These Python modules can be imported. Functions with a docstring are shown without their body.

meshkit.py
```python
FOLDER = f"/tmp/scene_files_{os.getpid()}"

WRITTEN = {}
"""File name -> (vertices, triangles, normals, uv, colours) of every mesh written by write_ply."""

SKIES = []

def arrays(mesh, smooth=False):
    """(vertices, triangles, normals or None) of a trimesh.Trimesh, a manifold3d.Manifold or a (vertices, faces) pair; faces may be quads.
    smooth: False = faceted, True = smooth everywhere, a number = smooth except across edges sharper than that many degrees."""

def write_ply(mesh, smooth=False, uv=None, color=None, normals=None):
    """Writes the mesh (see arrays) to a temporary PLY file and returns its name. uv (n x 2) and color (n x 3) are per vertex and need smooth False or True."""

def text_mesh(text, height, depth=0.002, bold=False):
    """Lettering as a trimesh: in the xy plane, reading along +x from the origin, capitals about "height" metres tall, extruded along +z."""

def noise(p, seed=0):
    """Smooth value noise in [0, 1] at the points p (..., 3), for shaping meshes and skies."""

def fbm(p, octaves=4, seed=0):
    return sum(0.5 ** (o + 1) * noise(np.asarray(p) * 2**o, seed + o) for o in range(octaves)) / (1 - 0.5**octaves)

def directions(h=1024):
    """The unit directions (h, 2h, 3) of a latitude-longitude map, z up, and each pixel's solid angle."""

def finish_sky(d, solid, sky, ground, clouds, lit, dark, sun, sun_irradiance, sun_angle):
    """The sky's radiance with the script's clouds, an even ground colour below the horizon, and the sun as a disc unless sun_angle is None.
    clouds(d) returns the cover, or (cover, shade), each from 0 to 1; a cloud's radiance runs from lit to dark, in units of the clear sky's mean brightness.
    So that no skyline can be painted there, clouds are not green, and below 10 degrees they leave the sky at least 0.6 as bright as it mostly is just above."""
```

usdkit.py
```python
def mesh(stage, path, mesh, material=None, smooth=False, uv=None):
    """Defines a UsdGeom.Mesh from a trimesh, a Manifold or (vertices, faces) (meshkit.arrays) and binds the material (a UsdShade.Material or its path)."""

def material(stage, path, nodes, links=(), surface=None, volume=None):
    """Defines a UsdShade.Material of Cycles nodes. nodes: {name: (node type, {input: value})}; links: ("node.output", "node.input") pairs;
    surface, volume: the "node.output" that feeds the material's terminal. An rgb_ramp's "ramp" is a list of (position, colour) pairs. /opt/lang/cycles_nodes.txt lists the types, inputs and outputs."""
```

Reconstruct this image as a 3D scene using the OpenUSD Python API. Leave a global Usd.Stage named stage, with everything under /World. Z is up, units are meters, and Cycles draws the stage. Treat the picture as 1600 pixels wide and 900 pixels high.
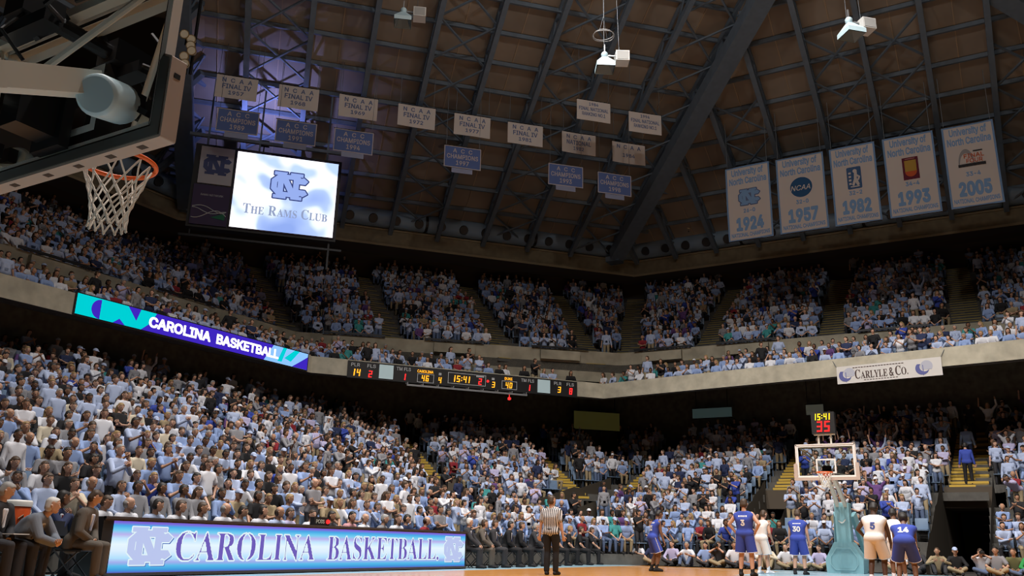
import math, random, glob
import numpy as np
import trimesh, manifold3d as m3
from shapely import affinity, box as sbox, union_all
from shapely.geometry import Polygon, Point, LineString
from pxr import Usd, UsdGeom, UsdLux, UsdShade, Gf, Sdf, Vt
import usdkit, meshkit

R = random.Random(7)
NR = np.random.default_rng(11)
PI = math.pi
stage = Usd.Stage.CreateInMemory()
UsdGeom.SetStageUpAxis(stage, 'Z')
UsdGeom.SetStageMetersPerUnit(stage, 1.0)
UsdGeom.Xform.Define(stage, '/World')
UsdGeom.Scope.Define(stage, '/World/Looks')
A3 = lambda *p: np.array(p, float)

# ------------------------------------------------------------------ camera, exposure, light
EYE, F_PX = A3(-1.6525, -4.886, 0.6876), 1340.4
YAW, PITCH, ROLL = 0.5167, 0.2897, 0.0230
_fw = A3(math.cos(YAW) * math.cos(PITCH), math.sin(YAW) * math.cos(PITCH), math.sin(PITCH))
_rt = A3(math.sin(YAW), -math.cos(YAW), 0)
_up = np.cross(_rt, _fw)
_r = _rt * math.cos(ROLL) + _up * math.sin(ROLL)
_u = -_rt * math.sin(ROLL) + _up * math.cos(ROLL)
cam = UsdGeom.Camera.Define(stage, '/World/camera')
M = Gf.Matrix4d(*_r, 0, *_u, 0, *(-_fw), 0, *EYE, 1)
cam.AddTransformOp().Set(M)
cam.CreateHorizontalApertureAttr(36.0)
cam.CreateFocalLengthAttr(36.0 * F_PX / 1600)
cam.CreateClippingRangeAttr((0.05, 500.0))
cam.CreateExposureAttr(0.0)
cam.CreateFStopAttr(0.0)
LAMP_POWER = 2150.0        # the unseen floodlights over the court
LAMP_TINT = (1.0, 0.945, 0.90)
UNSEEN_LAMP_POWER = 265.0     # unseen lamps between them, lighting roof and upper seats


def project(P):
    d = np.atleast_2d(P) - EYE
    z = d @ _fw
    return np.stack([800 + F_PX * (d @ _r) / z, 450 - F_PX * (d @ _u) / z, z], 1)



# ------------------------------------------------------------------ helpers
_count = {}


def numbered(parent, name):
    k = (parent, name)
    n = _count.get(k, 0)
    _count[k] = n + 1
    return f'{parent}/{name}' if n == 0 else f'{parent}/{name}_{n:03d}'


def tag(prim, label=None, cat=None, group=None, kind=None):
    for k, v in (('label', label), ('category', cat), ('group', group), ('kind', kind)):
        if v:
            prim.SetCustomDataByKey(k, v)


def thing(name, label, cat, loc=(0, 0, 0), rz=0.0, group=None, kind=None):
    path = numbered('/World', name)
    x = UsdGeom.Xform.Define(stage, path)
    x.AddTranslateOp().Set(Gf.Vec3d(*map(float, loc)))
    if rz:
        x.AddRotateZOp().Set(math.degrees(rz))
    tag(x.GetPrim(), label, cat, group, kind)
    return path


def part(parent, name, mesh, mat, smooth=False, label=None, kind=None):
    """one Mesh prim under parent (a thing, a part, or '/World')"""
    if isinstance(mesh, MB):
        mesh = mesh.arrays()
    path = numbered(parent, name)
    m = usdkit.mesh(stage, path, mesh, mat, smooth=smooth)
    m.CreateDoubleSidedAttr(True)
    tag(m.GetPrim(), label, None, None, kind)
    return path


class MB:
    """collects shapes into one mesh"""
    BOXF = np.array([[0, 2, 3, 1], [4, 5, 7, 6], [0, 1, 5, 4], [2, 6, 7, 3], [0, 4, 6, 2], [1, 3, 7, 5]])

    def __init__(self):
        self.v, self.f, self.n = [], [], 0

    def add(self, v, f):
        v = np.asarray(v, float)
        f = np.asarray(f, int)
        if f.shape[1] == 4:
            f = np.vstack([f[:, [0, 1, 2]], f[:, [0, 2, 3]]])
        self.v.append(v)
        self.f.append(f + self.n)
        self.n += len(v)
        return self

    def mesh(self, m):
        if hasattr(m, 'to_mesh'):
            m = m.to_mesh()
            return self.add(m.vert_properties[:, :3], m.tri_verts)
        if isinstance(m, MB):
            m = m.arrays()
        if isinstance(m, tuple):
            return self.add(*m)
        return self.add(m.vertices, m.faces)

    def frame(self, c, ax, ay, az, sx, sy, sz):
        c, ax, ay, az = map(np.asarray, (c, ax, ay, az))
        v = [c + ax * sx / 2 * i + ay * sy / 2 * j + az * sz / 2 * k for i in (-1, 1) for j in (-1, 1) for k in (-1, 1)]
        return self.add(v, self.BOXF)

    def box(self, x0, x1, y0, y1, z0, z1):
        return self.frame(((x0 + x1) / 2, (y0 + y1) / 2, (z0 + z1) / 2), (1, 0, 0), (0, 1, 0), (0, 0, 1), x1 - x0, y1 - y0, z1 - z0)

    def beam(self, p, q, w, h=None, up=(0, 0, 1)):
        p, q = np.asarray(p, float), np.asarray(q, float)
        t = q - p
        L = np.linalg.norm(t)
        t = t / L
        s = np.cross(t, up)
        if np.linalg.norm(s) < 1e-6:
            s = np.cross(t, (1, 0, 0))
        s /= np.linalg.norm(s)
        return self.frame((p + q) / 2, t, s, np.cross(s, t), L, w, h or w)

    def tube(self, pts, r, n=8, closed=False, cap=True):
        p = np.asarray(pts, float)
        if closed:
            t = np.roll(p, -1, 0) - np.roll(p, 1, 0)
        else:
            t = np.gradient(p, axis=0)
        t /= np.linalg.norm(t, axis=1, keepdims=True)
        ref = A3(0, 0, 1) if np.abs(t[:, 2]).max() < 0.95 else (A3(1, 0, 0) if np.abs(t[:, 0]).max() < 0.95 else A3(0.3, 0.9, 0.2))
        a = np.cross(t, ref)
        a /= np.linalg.norm(a, axis=1, keepdims=True)
        b = np.cross(t, a)
        ang = np.arange(n) * 2 * PI / n
        rr = np.broadcast_to(np.asarray(r, float), (len(p),))
        v = p[:, None] + rr[:, None, None] * (np.cos(ang)[None, :, None] * a[:, None] + np.sin(ang)[None, :, None] * b[:, None])
        m = len(p)
        f = []
        for i in range(m if closed else m - 1):
            j = (i + 1) % m
            for k in range(n):
                f.append([i * n + k, i * n + (k + 1) % n, j * n + (k + 1) % n, j * n + k])
        v = v.reshape(-1, 3)
        self.add(v, f)
        if cap and not closed:
            for i, s in ((0, 1), (m - 1, -1)):
                ring = v[i * n:(i + 1) * n]
                self.add(np.vstack([ring, p[i]]), [[n, (k + 1) % n, k][::s] for k in range(n)])
        return self

    def lathe(self, prof, n=16, c=(0, 0, 0)):
        prof = np.asarray(prof, float)
        a = np.arange(n) * 2 * PI / n
        v = np.stack([prof[:, None, 0] * np.cos(a), prof[:, None, 0] * np.sin(a), np.repeat(prof[:, 1:2], n, 1)], -1).reshape(-1, 3) + np.asarray(c)
        f = [[i * n + k, i * n + (k + 1) % n, (i + 1) * n + (k + 1) % n, (i + 1) * n + k] for i in range(len(prof) - 1) for k in range(n)]
        return self.add(v, f)

    def quad(self, a, b, c, d):
        return self.add([a, b, c, d], [[0, 1, 2, 3]])

    def arrays(self):
        return np.vstack(self.v), np.vstack(self.f)


def place(mesh, o, ax, ay, az):
    """mesh given in a local frame put at o with axes ax, ay, az"""
    if isinstance(mesh, MB):
        v, f = mesh.arrays()
    elif isinstance(mesh, tuple):
        v, f = mesh
    else:
        v, f = np.array(mesh.vertices), np.array(mesh.faces)
    return np.asarray(o) + v @ np.array([ax, ay, az], float), f


# ------------------------------------------------------------------ materials
_mats = {}


def mat(name, color, rough=0.6, metal=0.0, spec=0.5, var=0.0, scale=3.0, emit=0.0, bump=0.0, coat=0.0):
    if name in _mats:
        return _mats[name]
    nodes = {'p': ('principled_bsdf', {'base_color': color, 'roughness': rough, 'metallic': metal, 'specular_ior_level': spec, 'coat_weight': coat})}
    links = []
    if emit:
        nodes['p'][1].update(emission_color=color, emission_strength=emit)
    if var or bump:
        nodes['g'] = ('geometry', {})
        nodes['n'] = ('noise_texture', {'scale': scale, 'detail': 4.0})
        links.append(('g.position', 'n.vector'))
    if var:
        lo, hi = [c * (1 - var) for c in color], [min(1, c * (1 + var)) for c in color]
        nodes['r'] = ('rgb_ramp', {'ramp': [(0.3, lo), (0.7, hi)]})
        links += [('n.fac', 'r.fac'), ('r.color', 'p.base_color')]
    if bump:
        nodes['b'] = ('bump', {'strength': bump, 'distance': 0.02})
        links += [('n.fac', 'b.height'), ('b.normal', 'p.normal')]
    _mats[name] = usdkit.material(stage, f'/World/Looks/{name}', nodes, links, surface='p.BSDF')
    return _mats[name]


def glow(name, color, strength):
    if name not in _mats:
        _mats[name] = usdkit.material(stage, f'/World/Looks/{name}', {'e': ('emission', {'color': color, 'strength': strength})}, surface='e.emission')
    return _mats[name]


def glow_ramp(name, origin, axis, length, stops, strength, noise=None):
    """a screen whose picture runs along one world direction (stops along it), or is a blotchy picture"""
    nodes = {'g': ('geometry', {}), 'e': ('emission', {'strength': strength}), 'r': ('rgb_ramp', {'ramp': stops})}
    if noise:
        nodes['n'] = ('noise_texture', {'scale': noise, 'detail': 1.5, 'roughness': 0.4})
        links = [('g.position', 'n.vector'), ('n.fac', 'r.fac')]
    else:
        nodes['s'] = ('vector_math', {'math_type': 'subtract', 'vector2': origin})
        nodes['d'] = ('vector_math', {'math_type': 'dot_product', 'vector2': tuple(np.asarray(axis) / length)})
        links = [('g.position', 's.vector1'), ('s.vector', 'd.vector1'), ('d.value', 'r.fac')]
    _mats[name] = usdkit.material(stage, f'/World/Looks/{name}', nodes, links + [('r.color', 'e.color')], surface='e.emission')
    return _mats[name]


def glass_mat(name, tint=(0.93, 0.97, 0.97), gloss=1.0):
    nodes = {'t': ('transparent_bsdf', {'color': tint}), 'g': ('glossy_bsdf', {'color': (gloss,) * 3, 'roughness': 0.02}), 'f': ('fresnel', {'IOR': 1.5}), 'm': ('mix_closure', {})}
    _mats[name] = usdkit.material(stage, f'/World/Looks/{name}', nodes, [('f.fac', 'm.fac'), ('t.BSDF', 'm.closure1'), ('g.BSDF', 'm.closure2')], surface='m.closure')
    return _mats[name]


# ------------------------------------------------------------------ lettering
_fonts = {}


def text_shape(text, height, font='Inter', bold=0, px=72, tol=0.7):
    """lettering as a shapely shape; capitals about height tall, starting at the origin"""
    from PIL import Image, ImageDraw, ImageFont
    if (font, px) not in _fonts:
        _fonts[font, px] = ImageFont.truetype(glob.glob(f'/opt/blender-*/*/datafiles/fonts/{font}*.woff2')[0], px)
    ft = _fonts[font, px]
    if font != 'Inter':      # the serif alphabet
        text = ''.join(chr(0x1D400 + ord(c) - 65) if 'A' <= c <= 'Z' else c for c in text)
    x0, y0, x1, y1 = ft.getbbox(text, anchor='ls', stroke_width=bold)
    im = Image.new('L', (int(x1 - x0 + 8), int(y1 - y0 + 8)))
    ImageDraw.Draw(im).text((4 - x0, 4 - y0), text, 255, ft, anchor='ls', stroke_width=bold)
    on = np.pad(np.asarray(im) > 127, ((0, 0), (1, 1))).astype(np.int8)
    rows, st = np.nonzero(np.diff(on, axis=1) == 1)
    en = np.nonzero(np.diff(on, axis=1) == -1)[1]
    sh = union_all(sbox(st, -rows - 1, en, -rows)).buffer(0.6).buffer(-0.6).simplify(tol)
    b = sh.bounds
    s = height / (0.727 * px)
    return affinity.affine_transform(sh, [s, 0, 0, s, -b[0] * s, (4 - y0) * s])


def fit(shape, x0, y0, x1, y1, stretch=True):
    b = shape.bounds
    sx, sy = (x1 - x0) / (b[2] - b[0]), (y1 - y0) / (b[3] - b[1])
    if not stretch:
        sx = sy = min(sx, sy)
    w, h = (b[2] - b[0]) * sx, (b[3] - b[1]) * sy
    return affinity.affine_transform(shape, [sx, 0, 0, sy, (x0 + x1) / 2 - w / 2 - b[0] * sx, (y0 + y1) / 2 - h / 2 - b[1] * sy])


def extrude(shape, depth, z=0.0):
    mb = MB()
    for g in getattr(shape, 'geoms', [shape]):
        if g.geom_type == 'Polygon' and g.area > 1e-9:
            m = trimesh.creation.extrude_polygon(g, depth, engine='earcut')
            m.apply_translation((0, 0, z))
            mb.mesh(m)
    return mb


def nc_logo():
    """the two letters N and C laid over one another, in a box of about 2.2 by 1.7"""
    octo = lambda rx, ry, k: Polygon([(rx - k, ry), (rx, ry - k), (rx, k - ry), (rx - k, -ry), (k - rx, -ry), (-rx, k - ry), (-rx, ry - k), (k - rx, ry)])
    c = octo(1.0, 0.72, 0.42).difference(octo(0.68, 0.44, 0.26)).difference(sbox(0.55, -0.20, 1.3, 0.20))
    c = union_all([c, Polygon([(0.62, 0.20), (1.0, 0.20), (1.16, 0.42), (0.9, 0.62), (0.6, 0.5)]), Polygon([(0.62, -0.20), (1.0, -0.20), (1.16, -0.42), (0.9, -0.62), (0.6, -0.5)])])
    n = union_all([sbox(-0.62, -0.8, -0.30, 0.8), sbox(0.30, -0.8, 0.62, 0.8), Polygon([(-0.62, 0.8), (-0.22, 0.8), (0.62, -0.8), (0.22, -0.8)]),
                   Polygon([(-0.86, 0.66), (-0.86, 0.86), (-0.1, 0.86), (-0.2, 0.66)]), sbox(-0.84, -0.86, -0.1, -0.66), sbox(0.1, 0.66, 0.84, 0.86), sbox(0.2, -0.86, 0.84, -0.66)])
    return union_all([c, n]).buffer(0.01)


NC = nc_logo()
ORD = ['first', 'second', 'third', 'fourth', 'fifth', 'sixth', 'seventh', 'eighth', 'ninth', 'tenth', 'eleventh', 'twelfth', 'thirteenth', 'fourteenth', 'fifteenth', 'sixteenth', 'seventeenth', 'eighteenth', 'nineteenth', 'twentieth']

# ------------------------------------------------------------------ the hall: contours of the stands (side, corner, end of the arena)
C0 = A3(14.325, 0)
LF = np.array([(-4, 10.6), (27.3, 10.6), (32.6, 7.0), (32.4, -14)], float)      # front of the lower stand
LR = np.array([(-4, 27.0), (34.8, 26.0), (49.4, 17.2), (44.6, -14)], float)     # rear of the lower stand
FA = np.array([(-4, 24.35), (28.4, 23.0), (40.3, 13.2), (36.4, -14)], float)    # balcony front
UW = np.array([(-4, 27.2), (30.6, 26.3), (42.1, 12.9), (42.6, -14)], float)     # wall behind the balcony boxes
UR = np.array([(-4, 40.3), (31.3, 39.0), (52.2, 17.4), (54.8, -14)], float)     # rear of the upper stand
LZ0, LZ1, LN = 0.4, 6.5, 18
BZ0, BN = 8.35, 3
UZ0, UZ1, UN = 10.3, 17.2, 16
concrete = mat('concrete', (0.30, 0.27, 0.20), 0.85, var=0.25, scale=1.2, bump=0.2)
fascia_mat = mat('balcony_concrete', (0.43, 0.40, 0.31), 0.85, var=0.18, scale=2.0, bump=0.2)
dark_conc = mat('dark_concrete', (0.05, 0.045, 0.04), 0.9, var=0.3)
tread_mat = mat('stand_tread', (0.10, 0.095, 0.085), 0.9, var=0.2)
step_mat = mat('aisle_step', (0.07, 0.068, 0.062), 0.85)
nosing_mat = mat('yellow_nosing', (0.55, 0.36, 0.05), 0.6)
nosing_dim = mat('dimmed_yellow_nosing', (0.33, 0.25, 0.06), 0.7)  # same yellow, darkened in colour for the dim light on the upper stand
black = mat('black_plastic', (0.012, 0.012, 0.013), 0.5)
black_metal = mat('black_metal', (0.02, 0.02, 0.022), 0.4, 0.4)
steel_blue = mat('roof_steel', (0.115, 0.15, 0.19), 0.6, var=0.1)
deck_mats = [mat(f'roof_deck_{"abc"[i]}', (0.235 * k, 0.19 * k, 0.145 * k), 0.8, var=0.1, scale=0.8) for i, k in enumerate((0.92, 1.0, 1.1))]
seam_mat = mat('roof_seam', (0.34, 0.25, 0.16), 0.7)
beam_conc = mat('ring_beam_concrete', (0.17, 0.14, 0.085), 0.85, var=0.15)
duct_mat = mat('duct_paint', (0.19, 0.27, 0.36), 0.55)
white_paint = mat('white_paint', (0.78, 0.76, 0.72), 0.5)
grey_metal = mat('grey_metal', (0.35, 0.36, 0.37), 0.4, 0.6)


def lerp(a, b, t):
    return a + (b - a) * t


def row(Fc, Rc, v):
    return Fc + (Rc - Fc) * v


VOMS = []      # (origin, direction towards the stairs, half width, from, to)
AISLES_LOW = [((30.3, 16.5), (37.0, 24.4)), ((36.6, 12.9), (44.5, 20.3)), ((44.4, 14.4), (49.0, 17.0)), ((40.5, 12.05), (48.6, 11.8)), ((40.0, 4.05), (47.3, 3.95)), ((39.1, -3.55), (46.2, -3.9))]
AISLES_UP = [((30.6, 26.3), (35.2, 35.2)), ((34.2, 22.3), (39.85, 30.15)), ((38.0, 17.7), (44.6, 25.2)), ((41.1, 14.1), (49.1, 20.6)), ((42.1, 12.6), (52.3, 15.8)), ((42.2, 8.4), (52.9, 8.9)), ((42.4, 1.9), (53.4, 2.5)), ((42.5, -4.3), (54.0, -3.9))]
for k in (0, 3, 4, 5):
    p, q = np.array(AISLES_LOW[k])
    t = (q - p) / np.linalg.norm(q - p)
    VOMS.append((p, t, {0: .8, 3: .85, 4: .85, 5: .95}[k], {0: -3.2, 3: -8.5, 4: -6.0, 5: -7.5}[k], 0.0))


def in_vom(P, pad=0.0):
    for p, t, hw, a, b in VOMS:
        d = P - p
        if a < d @ t < b and abs(d @ np.array([-t[1], t[0]])) < hw + pad:
            return True
    return False


def near_aisle(P, aisles, w):
    for p, q in aisles:
        p, q = np.array(p), np.array(q)
        t = q - p
        L = np.linalg.norm(t)
        t = t / L
        d = P - p
        if -0.4 < d @ t < L + 1 and abs(d @ np.array([-t[1], t[0]])) < w:
            return True
    return False


def terrace(Fc, Rc, z0, z1, n, cut):
    mb = MB()
    for i in range(n):
        a, b = row(Fc, Rc, i / n), row(Fc, Rc, (i + 1) / n)
        z = lerp(z0, z1, i / n)
        zp = lerp(z0, z1, (i - 1) / n) if i else (0.0 if z0 < 1 else z - 0.45)
        for s in range(3):
            m = max(1, int(np.linalg.norm(a[s + 1] - a[s]) / 0.6)) if cut and i < 10 else 1
            for k in range(m):
                p0, p1 = lerp(a[s], a[s + 1], k / m), lerp(a[s], a[s + 1], (k + 1) / m)
                q0, q1 = lerp(b[s], b[s + 1], k / m), lerp(b[s], b[s + 1], (k + 1) / m)
                if cut and in_vom((p0 + p1 + q0 + q1) / 4):
                    continue
                mb.quad((*p0, z), (*p1, z), (*q1, z), (*q0, z))
                mb.quad((*p0, zp), (*p1, zp), (*p1, z), (*p0, z))
    return mb


def ribbon(poly, z0, z1, poly2=None, closed=False):
    poly2 = poly if poly2 is None else poly2
    mb = MB()
    n = len(poly)
    for s in range(n if closed else n - 1):
        j = (s + 1) % n
        mb.quad((*poly[s], z0), (*poly[j], z0), (*poly2[j], z1), (*poly2[s], z1))
    return mb


def struct(name, mesh, material, parent='/World', smooth=False):
    p = part(parent, name, mesh, material, smooth)
    if parent == '/World':
        tag(stage.GetPrimAtPath(p), kind='structure')
    return p


def sxf(name, label=None):
    p = numbered('/World', name)
    tag(UsdGeom.Xform.Define(stage, p).GetPrim(), label, None, None, 'structure')
    return p


# --- floor: concrete slab, the wooden court, its painted apron and lines
wood = usdkit.material(stage, '/World/Looks/court_wood', {
    'g': ('geometry', {}), 'm': ('mapping', {'scale': (0.7, 14.0, 1.0)}), 'n': ('noise_texture', {'scale': 1.0, 'detail': 2.0}),
    'r': ('rgb_ramp', {'ramp': [(0.25, (0.50, 0.215, 0.05)), (0.75, (0.61, 0.285, 0.075))]}), 'p': ('principled_bsdf', {'roughness': 0.2, 'specular_ior_level': 0.32})},
    [('g.position', 'm.vector'), ('m.vector', 'n.vector'), ('n.fac', 'r.fac'), ('r.color', 'p.base_color')], surface='p.BSDF')
court_blue = mat('court_blue_paint', (0.32, 0.50, 0.60), 0.25, spec=0.3)
line_white = mat('court_white_paint', (0.8, 0.8, 0.78), 0.2, coat=0.4)
fl = sxf('floor', 'wooden basketball court with pale blue painted border on dark concrete')
part(fl, 'concrete_slab', MB().box(-30, 60, -45, 45, -0.3, -0.03), dark_conc)
part(fl, 'court_wood', MB().box(-0.0, 28.65, -7.62, 7.62, -0.03, 0.0), wood)
ap = MB()
ap.box(-2.6, 31.0, 7.62, 9.6, -0.03, 0.0).box(-2.6, 31.0, -9.6, -7.62, -0.03, 0.0)
ap.box(-2.6, 0, -7.62, 7.62, -0.03, 0.0)
part(fl, 'painted_border', ap, court_blue)
part(fl, 'end_boards', MB().box(28.65, 31.0, -7.62, 7.62, -0.03, 0.0), wood)
part(fl, 'painted_lane', MB().box(0.06, 5.74, -1.83, 1.83, 0.0, 0.003), court_blue)
part(fl, 'painted_lane', MB().box(22.91, 28.6, -1.83, 1.83, 0.0, 0.003).box(28.71, 31.0, -3.2, 2.6, 0.0, 0.003), court_blue)
ln = MB()
ln.box(28.60, 28.65, -7.62, 7.62, 0.0, 0.004).box(0, 0.05, -7.62, 7.62, 0.0, 0.004).box(0, 28.65, 7.57, 7.62, 0.0, 0.004).box(0, 28.65, -7.62, -7.57, 0.0, 0.004)
for x0, x1 in ((22.91, 28.6), (0.06, 5.74)):
    ln.box(x0, x1, 1.83, 1.88, 0, 0.005).box(x0, x1, -1.88, -1.83, 0, 0.005)
ln.box(22.86, 22.91, -1.88, 1.88, 0, 0.005).box(14.3, 14.35, -7.57, 7.57, 0, 0.004)
part(fl, 'court_lines', ln, line_white)

# --- lower stand, balcony, upper stand
ls = sxf('lower_stand', 'stepped lower stand around the court')
part(ls, 'terrace', terrace(LF, LR, LZ0, LZ1, LN, True), tread_mat)
for p, t, hw, a, b in VOMS:          # passages through the lower stand
    n = A3(-t[1], t[0])
    w = MB()
    for s in (-1, 1):
        for k in range(12):
            d0, d1 = a * (1 - k / 12), a * (1 - (k + 1) / 12)
            P0, P1 = p + t * d0 + n * s * hw, p + t * d1 + n * s * hw
            zz = []
            for P in (P0, P1):
                best = 0.0
                for v in np.linspace(0, 0.6, 25):
                    r_ = row(LF, LR, v)
                    for g in range(3):
                        e = r_[g + 1] - r_[g]
                        u = np.clip((P - r_[g]) @ e / (e @ e), 0, 1)
                        if np.linalg.norm(r_[g] + e * u - P) < 0.45:
                            best = max(best, lerp(LZ0, LZ1, v))
                zz.append(best)
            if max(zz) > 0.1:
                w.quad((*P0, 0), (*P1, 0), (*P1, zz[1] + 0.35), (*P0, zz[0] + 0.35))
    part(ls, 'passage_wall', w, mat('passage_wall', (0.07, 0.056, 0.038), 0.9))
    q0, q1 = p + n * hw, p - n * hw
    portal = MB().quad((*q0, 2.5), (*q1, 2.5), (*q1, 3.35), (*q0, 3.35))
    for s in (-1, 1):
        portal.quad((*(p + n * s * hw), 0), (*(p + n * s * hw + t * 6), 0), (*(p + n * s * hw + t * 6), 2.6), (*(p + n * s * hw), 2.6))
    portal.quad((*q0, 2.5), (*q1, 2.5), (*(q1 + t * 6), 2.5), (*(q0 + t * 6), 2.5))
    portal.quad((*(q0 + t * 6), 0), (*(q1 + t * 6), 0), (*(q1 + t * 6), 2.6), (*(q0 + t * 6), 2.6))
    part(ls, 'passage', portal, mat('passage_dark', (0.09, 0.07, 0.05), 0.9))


def stairs(parent_label, p, q, Fc, Rc, z0, z1, n, width, lip):
    p, q = np.array(p, float), np.array(q, float)
    t = (q - p) / np.linalg.norm(q - p)
    nn = A3(-t[1], t[0])
    st = numbered('/World', 'aisle_stair')
    tag(UsdGeom.Xform.Define(stage, st).GetPrim(), parent_label, 'stairs', None, 'structure')
    for i in range(n):
        for h in (0, 1):
            v = (i + h / 2) / n
            r_ = row(Fc, Rc, v)
            # where the aisle's line crosses this row's front edge
            for s in range(3):
                e = r_[s + 1] - r_[s]
                m_ = np.array([[t[0], -e[0]], [t[1], -e[1]]])
                if abs(np.linalg.det(m_)) < 1e-6:
                    continue
                d, u = np.linalg.solve(m_, r_[s] - p)
                if -0.02 <= u <= 1.02 and -0.1 < d < np.linalg.norm(q - p) + 0.2:
                    P = p + t * d
                    dep = np.linalg.norm(row(Fc, Rc, 1 / n)[s] - Fc[s]) / 2 + 0.12
                    z = lerp(z0, z1, i / n) + (0.5 * (z1 - z0) / n if h else 0.012)
                    c = P + t * dep / 2
                    part(st, 'step', MB().frame((*c, z - 0.1), (*t, 0), (*nn, 0), (0, 0, 1), dep, width, 0.2), step_mat)
                    part(st, 'nosing', MB().frame((*(P + t * lip / 2 - t * 0.012), z - (0.045 if lip > .1 else .01)), (*t, 0), (*nn, 0), (0, 0, 1), lip, width * 0.98, 0.105 if lip > .1 else .035), nosing_mat if lip > .1 else nosing_dim)
                    break
    return st


WHERE_L = ['left of the two tunnels under the scoreboard', 'below the right end of the scoreboard', 'in the far corner, short flight', 'right of the far corner, down to a tunnel', 'behind the far basket', 'right of the far basket, with two men climbing it']
for k, (p, q) in enumerate(AISLES_LOW):
    stairs(f'lower stand stairs with yellow nosings {WHERE_L[k]}', p, q, LF, LR, LZ0, LZ1, LN, 1.15 if k < 5 else 1.5, 0.24)
WHERE_U = ['right of the video screen foot', 'second from the video screen', 'above the clock of the scoreboard', 'above the right end of the scoreboard', 'in the corner behind the roof girder foot', 'first right of the corner', 'above the left half of the jeweller banner', 'farthest right']
for k, (p, q) in enumerate(AISLES_UP):
    stairs(f'upper stand stairs with yellow nosings {WHERE_U[k]}', p, q, UW, UR, UZ0, UZ1, UN, 1.3, 0.05)

bal = sxf('balcony', 'concrete balcony front and the upper stand on it')
out = lambda d: FA + A3(0, 1) * 0 + np.array([(0, d), (d * .5, d * .9), (d * .9, d * .45), (d, 0)])
part(bal, 'balcony_front', ribbon(FA, 8.2, 9.0), fascia_mat)
part(bal, 'balcony_coping', ribbon(FA, 9.0, 9.0, out(0.28)), fascia_mat)
part(bal, 'balcony_front_back', ribbon(out(0.28), 8.3, 9.0), fascia_mat)
part(bal, 'balcony_underside', ribbon(FA, 8.2, 9.75, out(6.5)), mat('soffit', (0.34, 0.28, 0.20), 0.9, var=0.2))
part(bal, 'box_terrace', ribbon(FA, BZ0, BZ0, out(1.4)).mesh(ribbon(out(1.4), BZ0, BZ0 + .4)).mesh(ribbon(out(1.4), BZ0 + .4, BZ0 + .4, out(2.25))).mesh(ribbon(out(2.25), BZ0 + .4, BZ0 + .8)).mesh(ribbon(out(2.25), BZ0 + .8, BZ0 + .8, out(4.6))), tread_mat)
part(bal, 'box_wall', ribbon(UW, 9.3, 11.0), concrete)
part(bal, 'box_wall_coping', ribbon(UW, 11.0, 11.0, UW + (out(0.2) - FA)), concrete)
part(bal, 'box_wall_back', ribbon(UW + (out(0.2) - FA), 10.2, 11.0), concrete)
part(bal, 'upper_terrace', terrace(UW, UR, UZ0, UZ1, UN, False), tread_mat)
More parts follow.
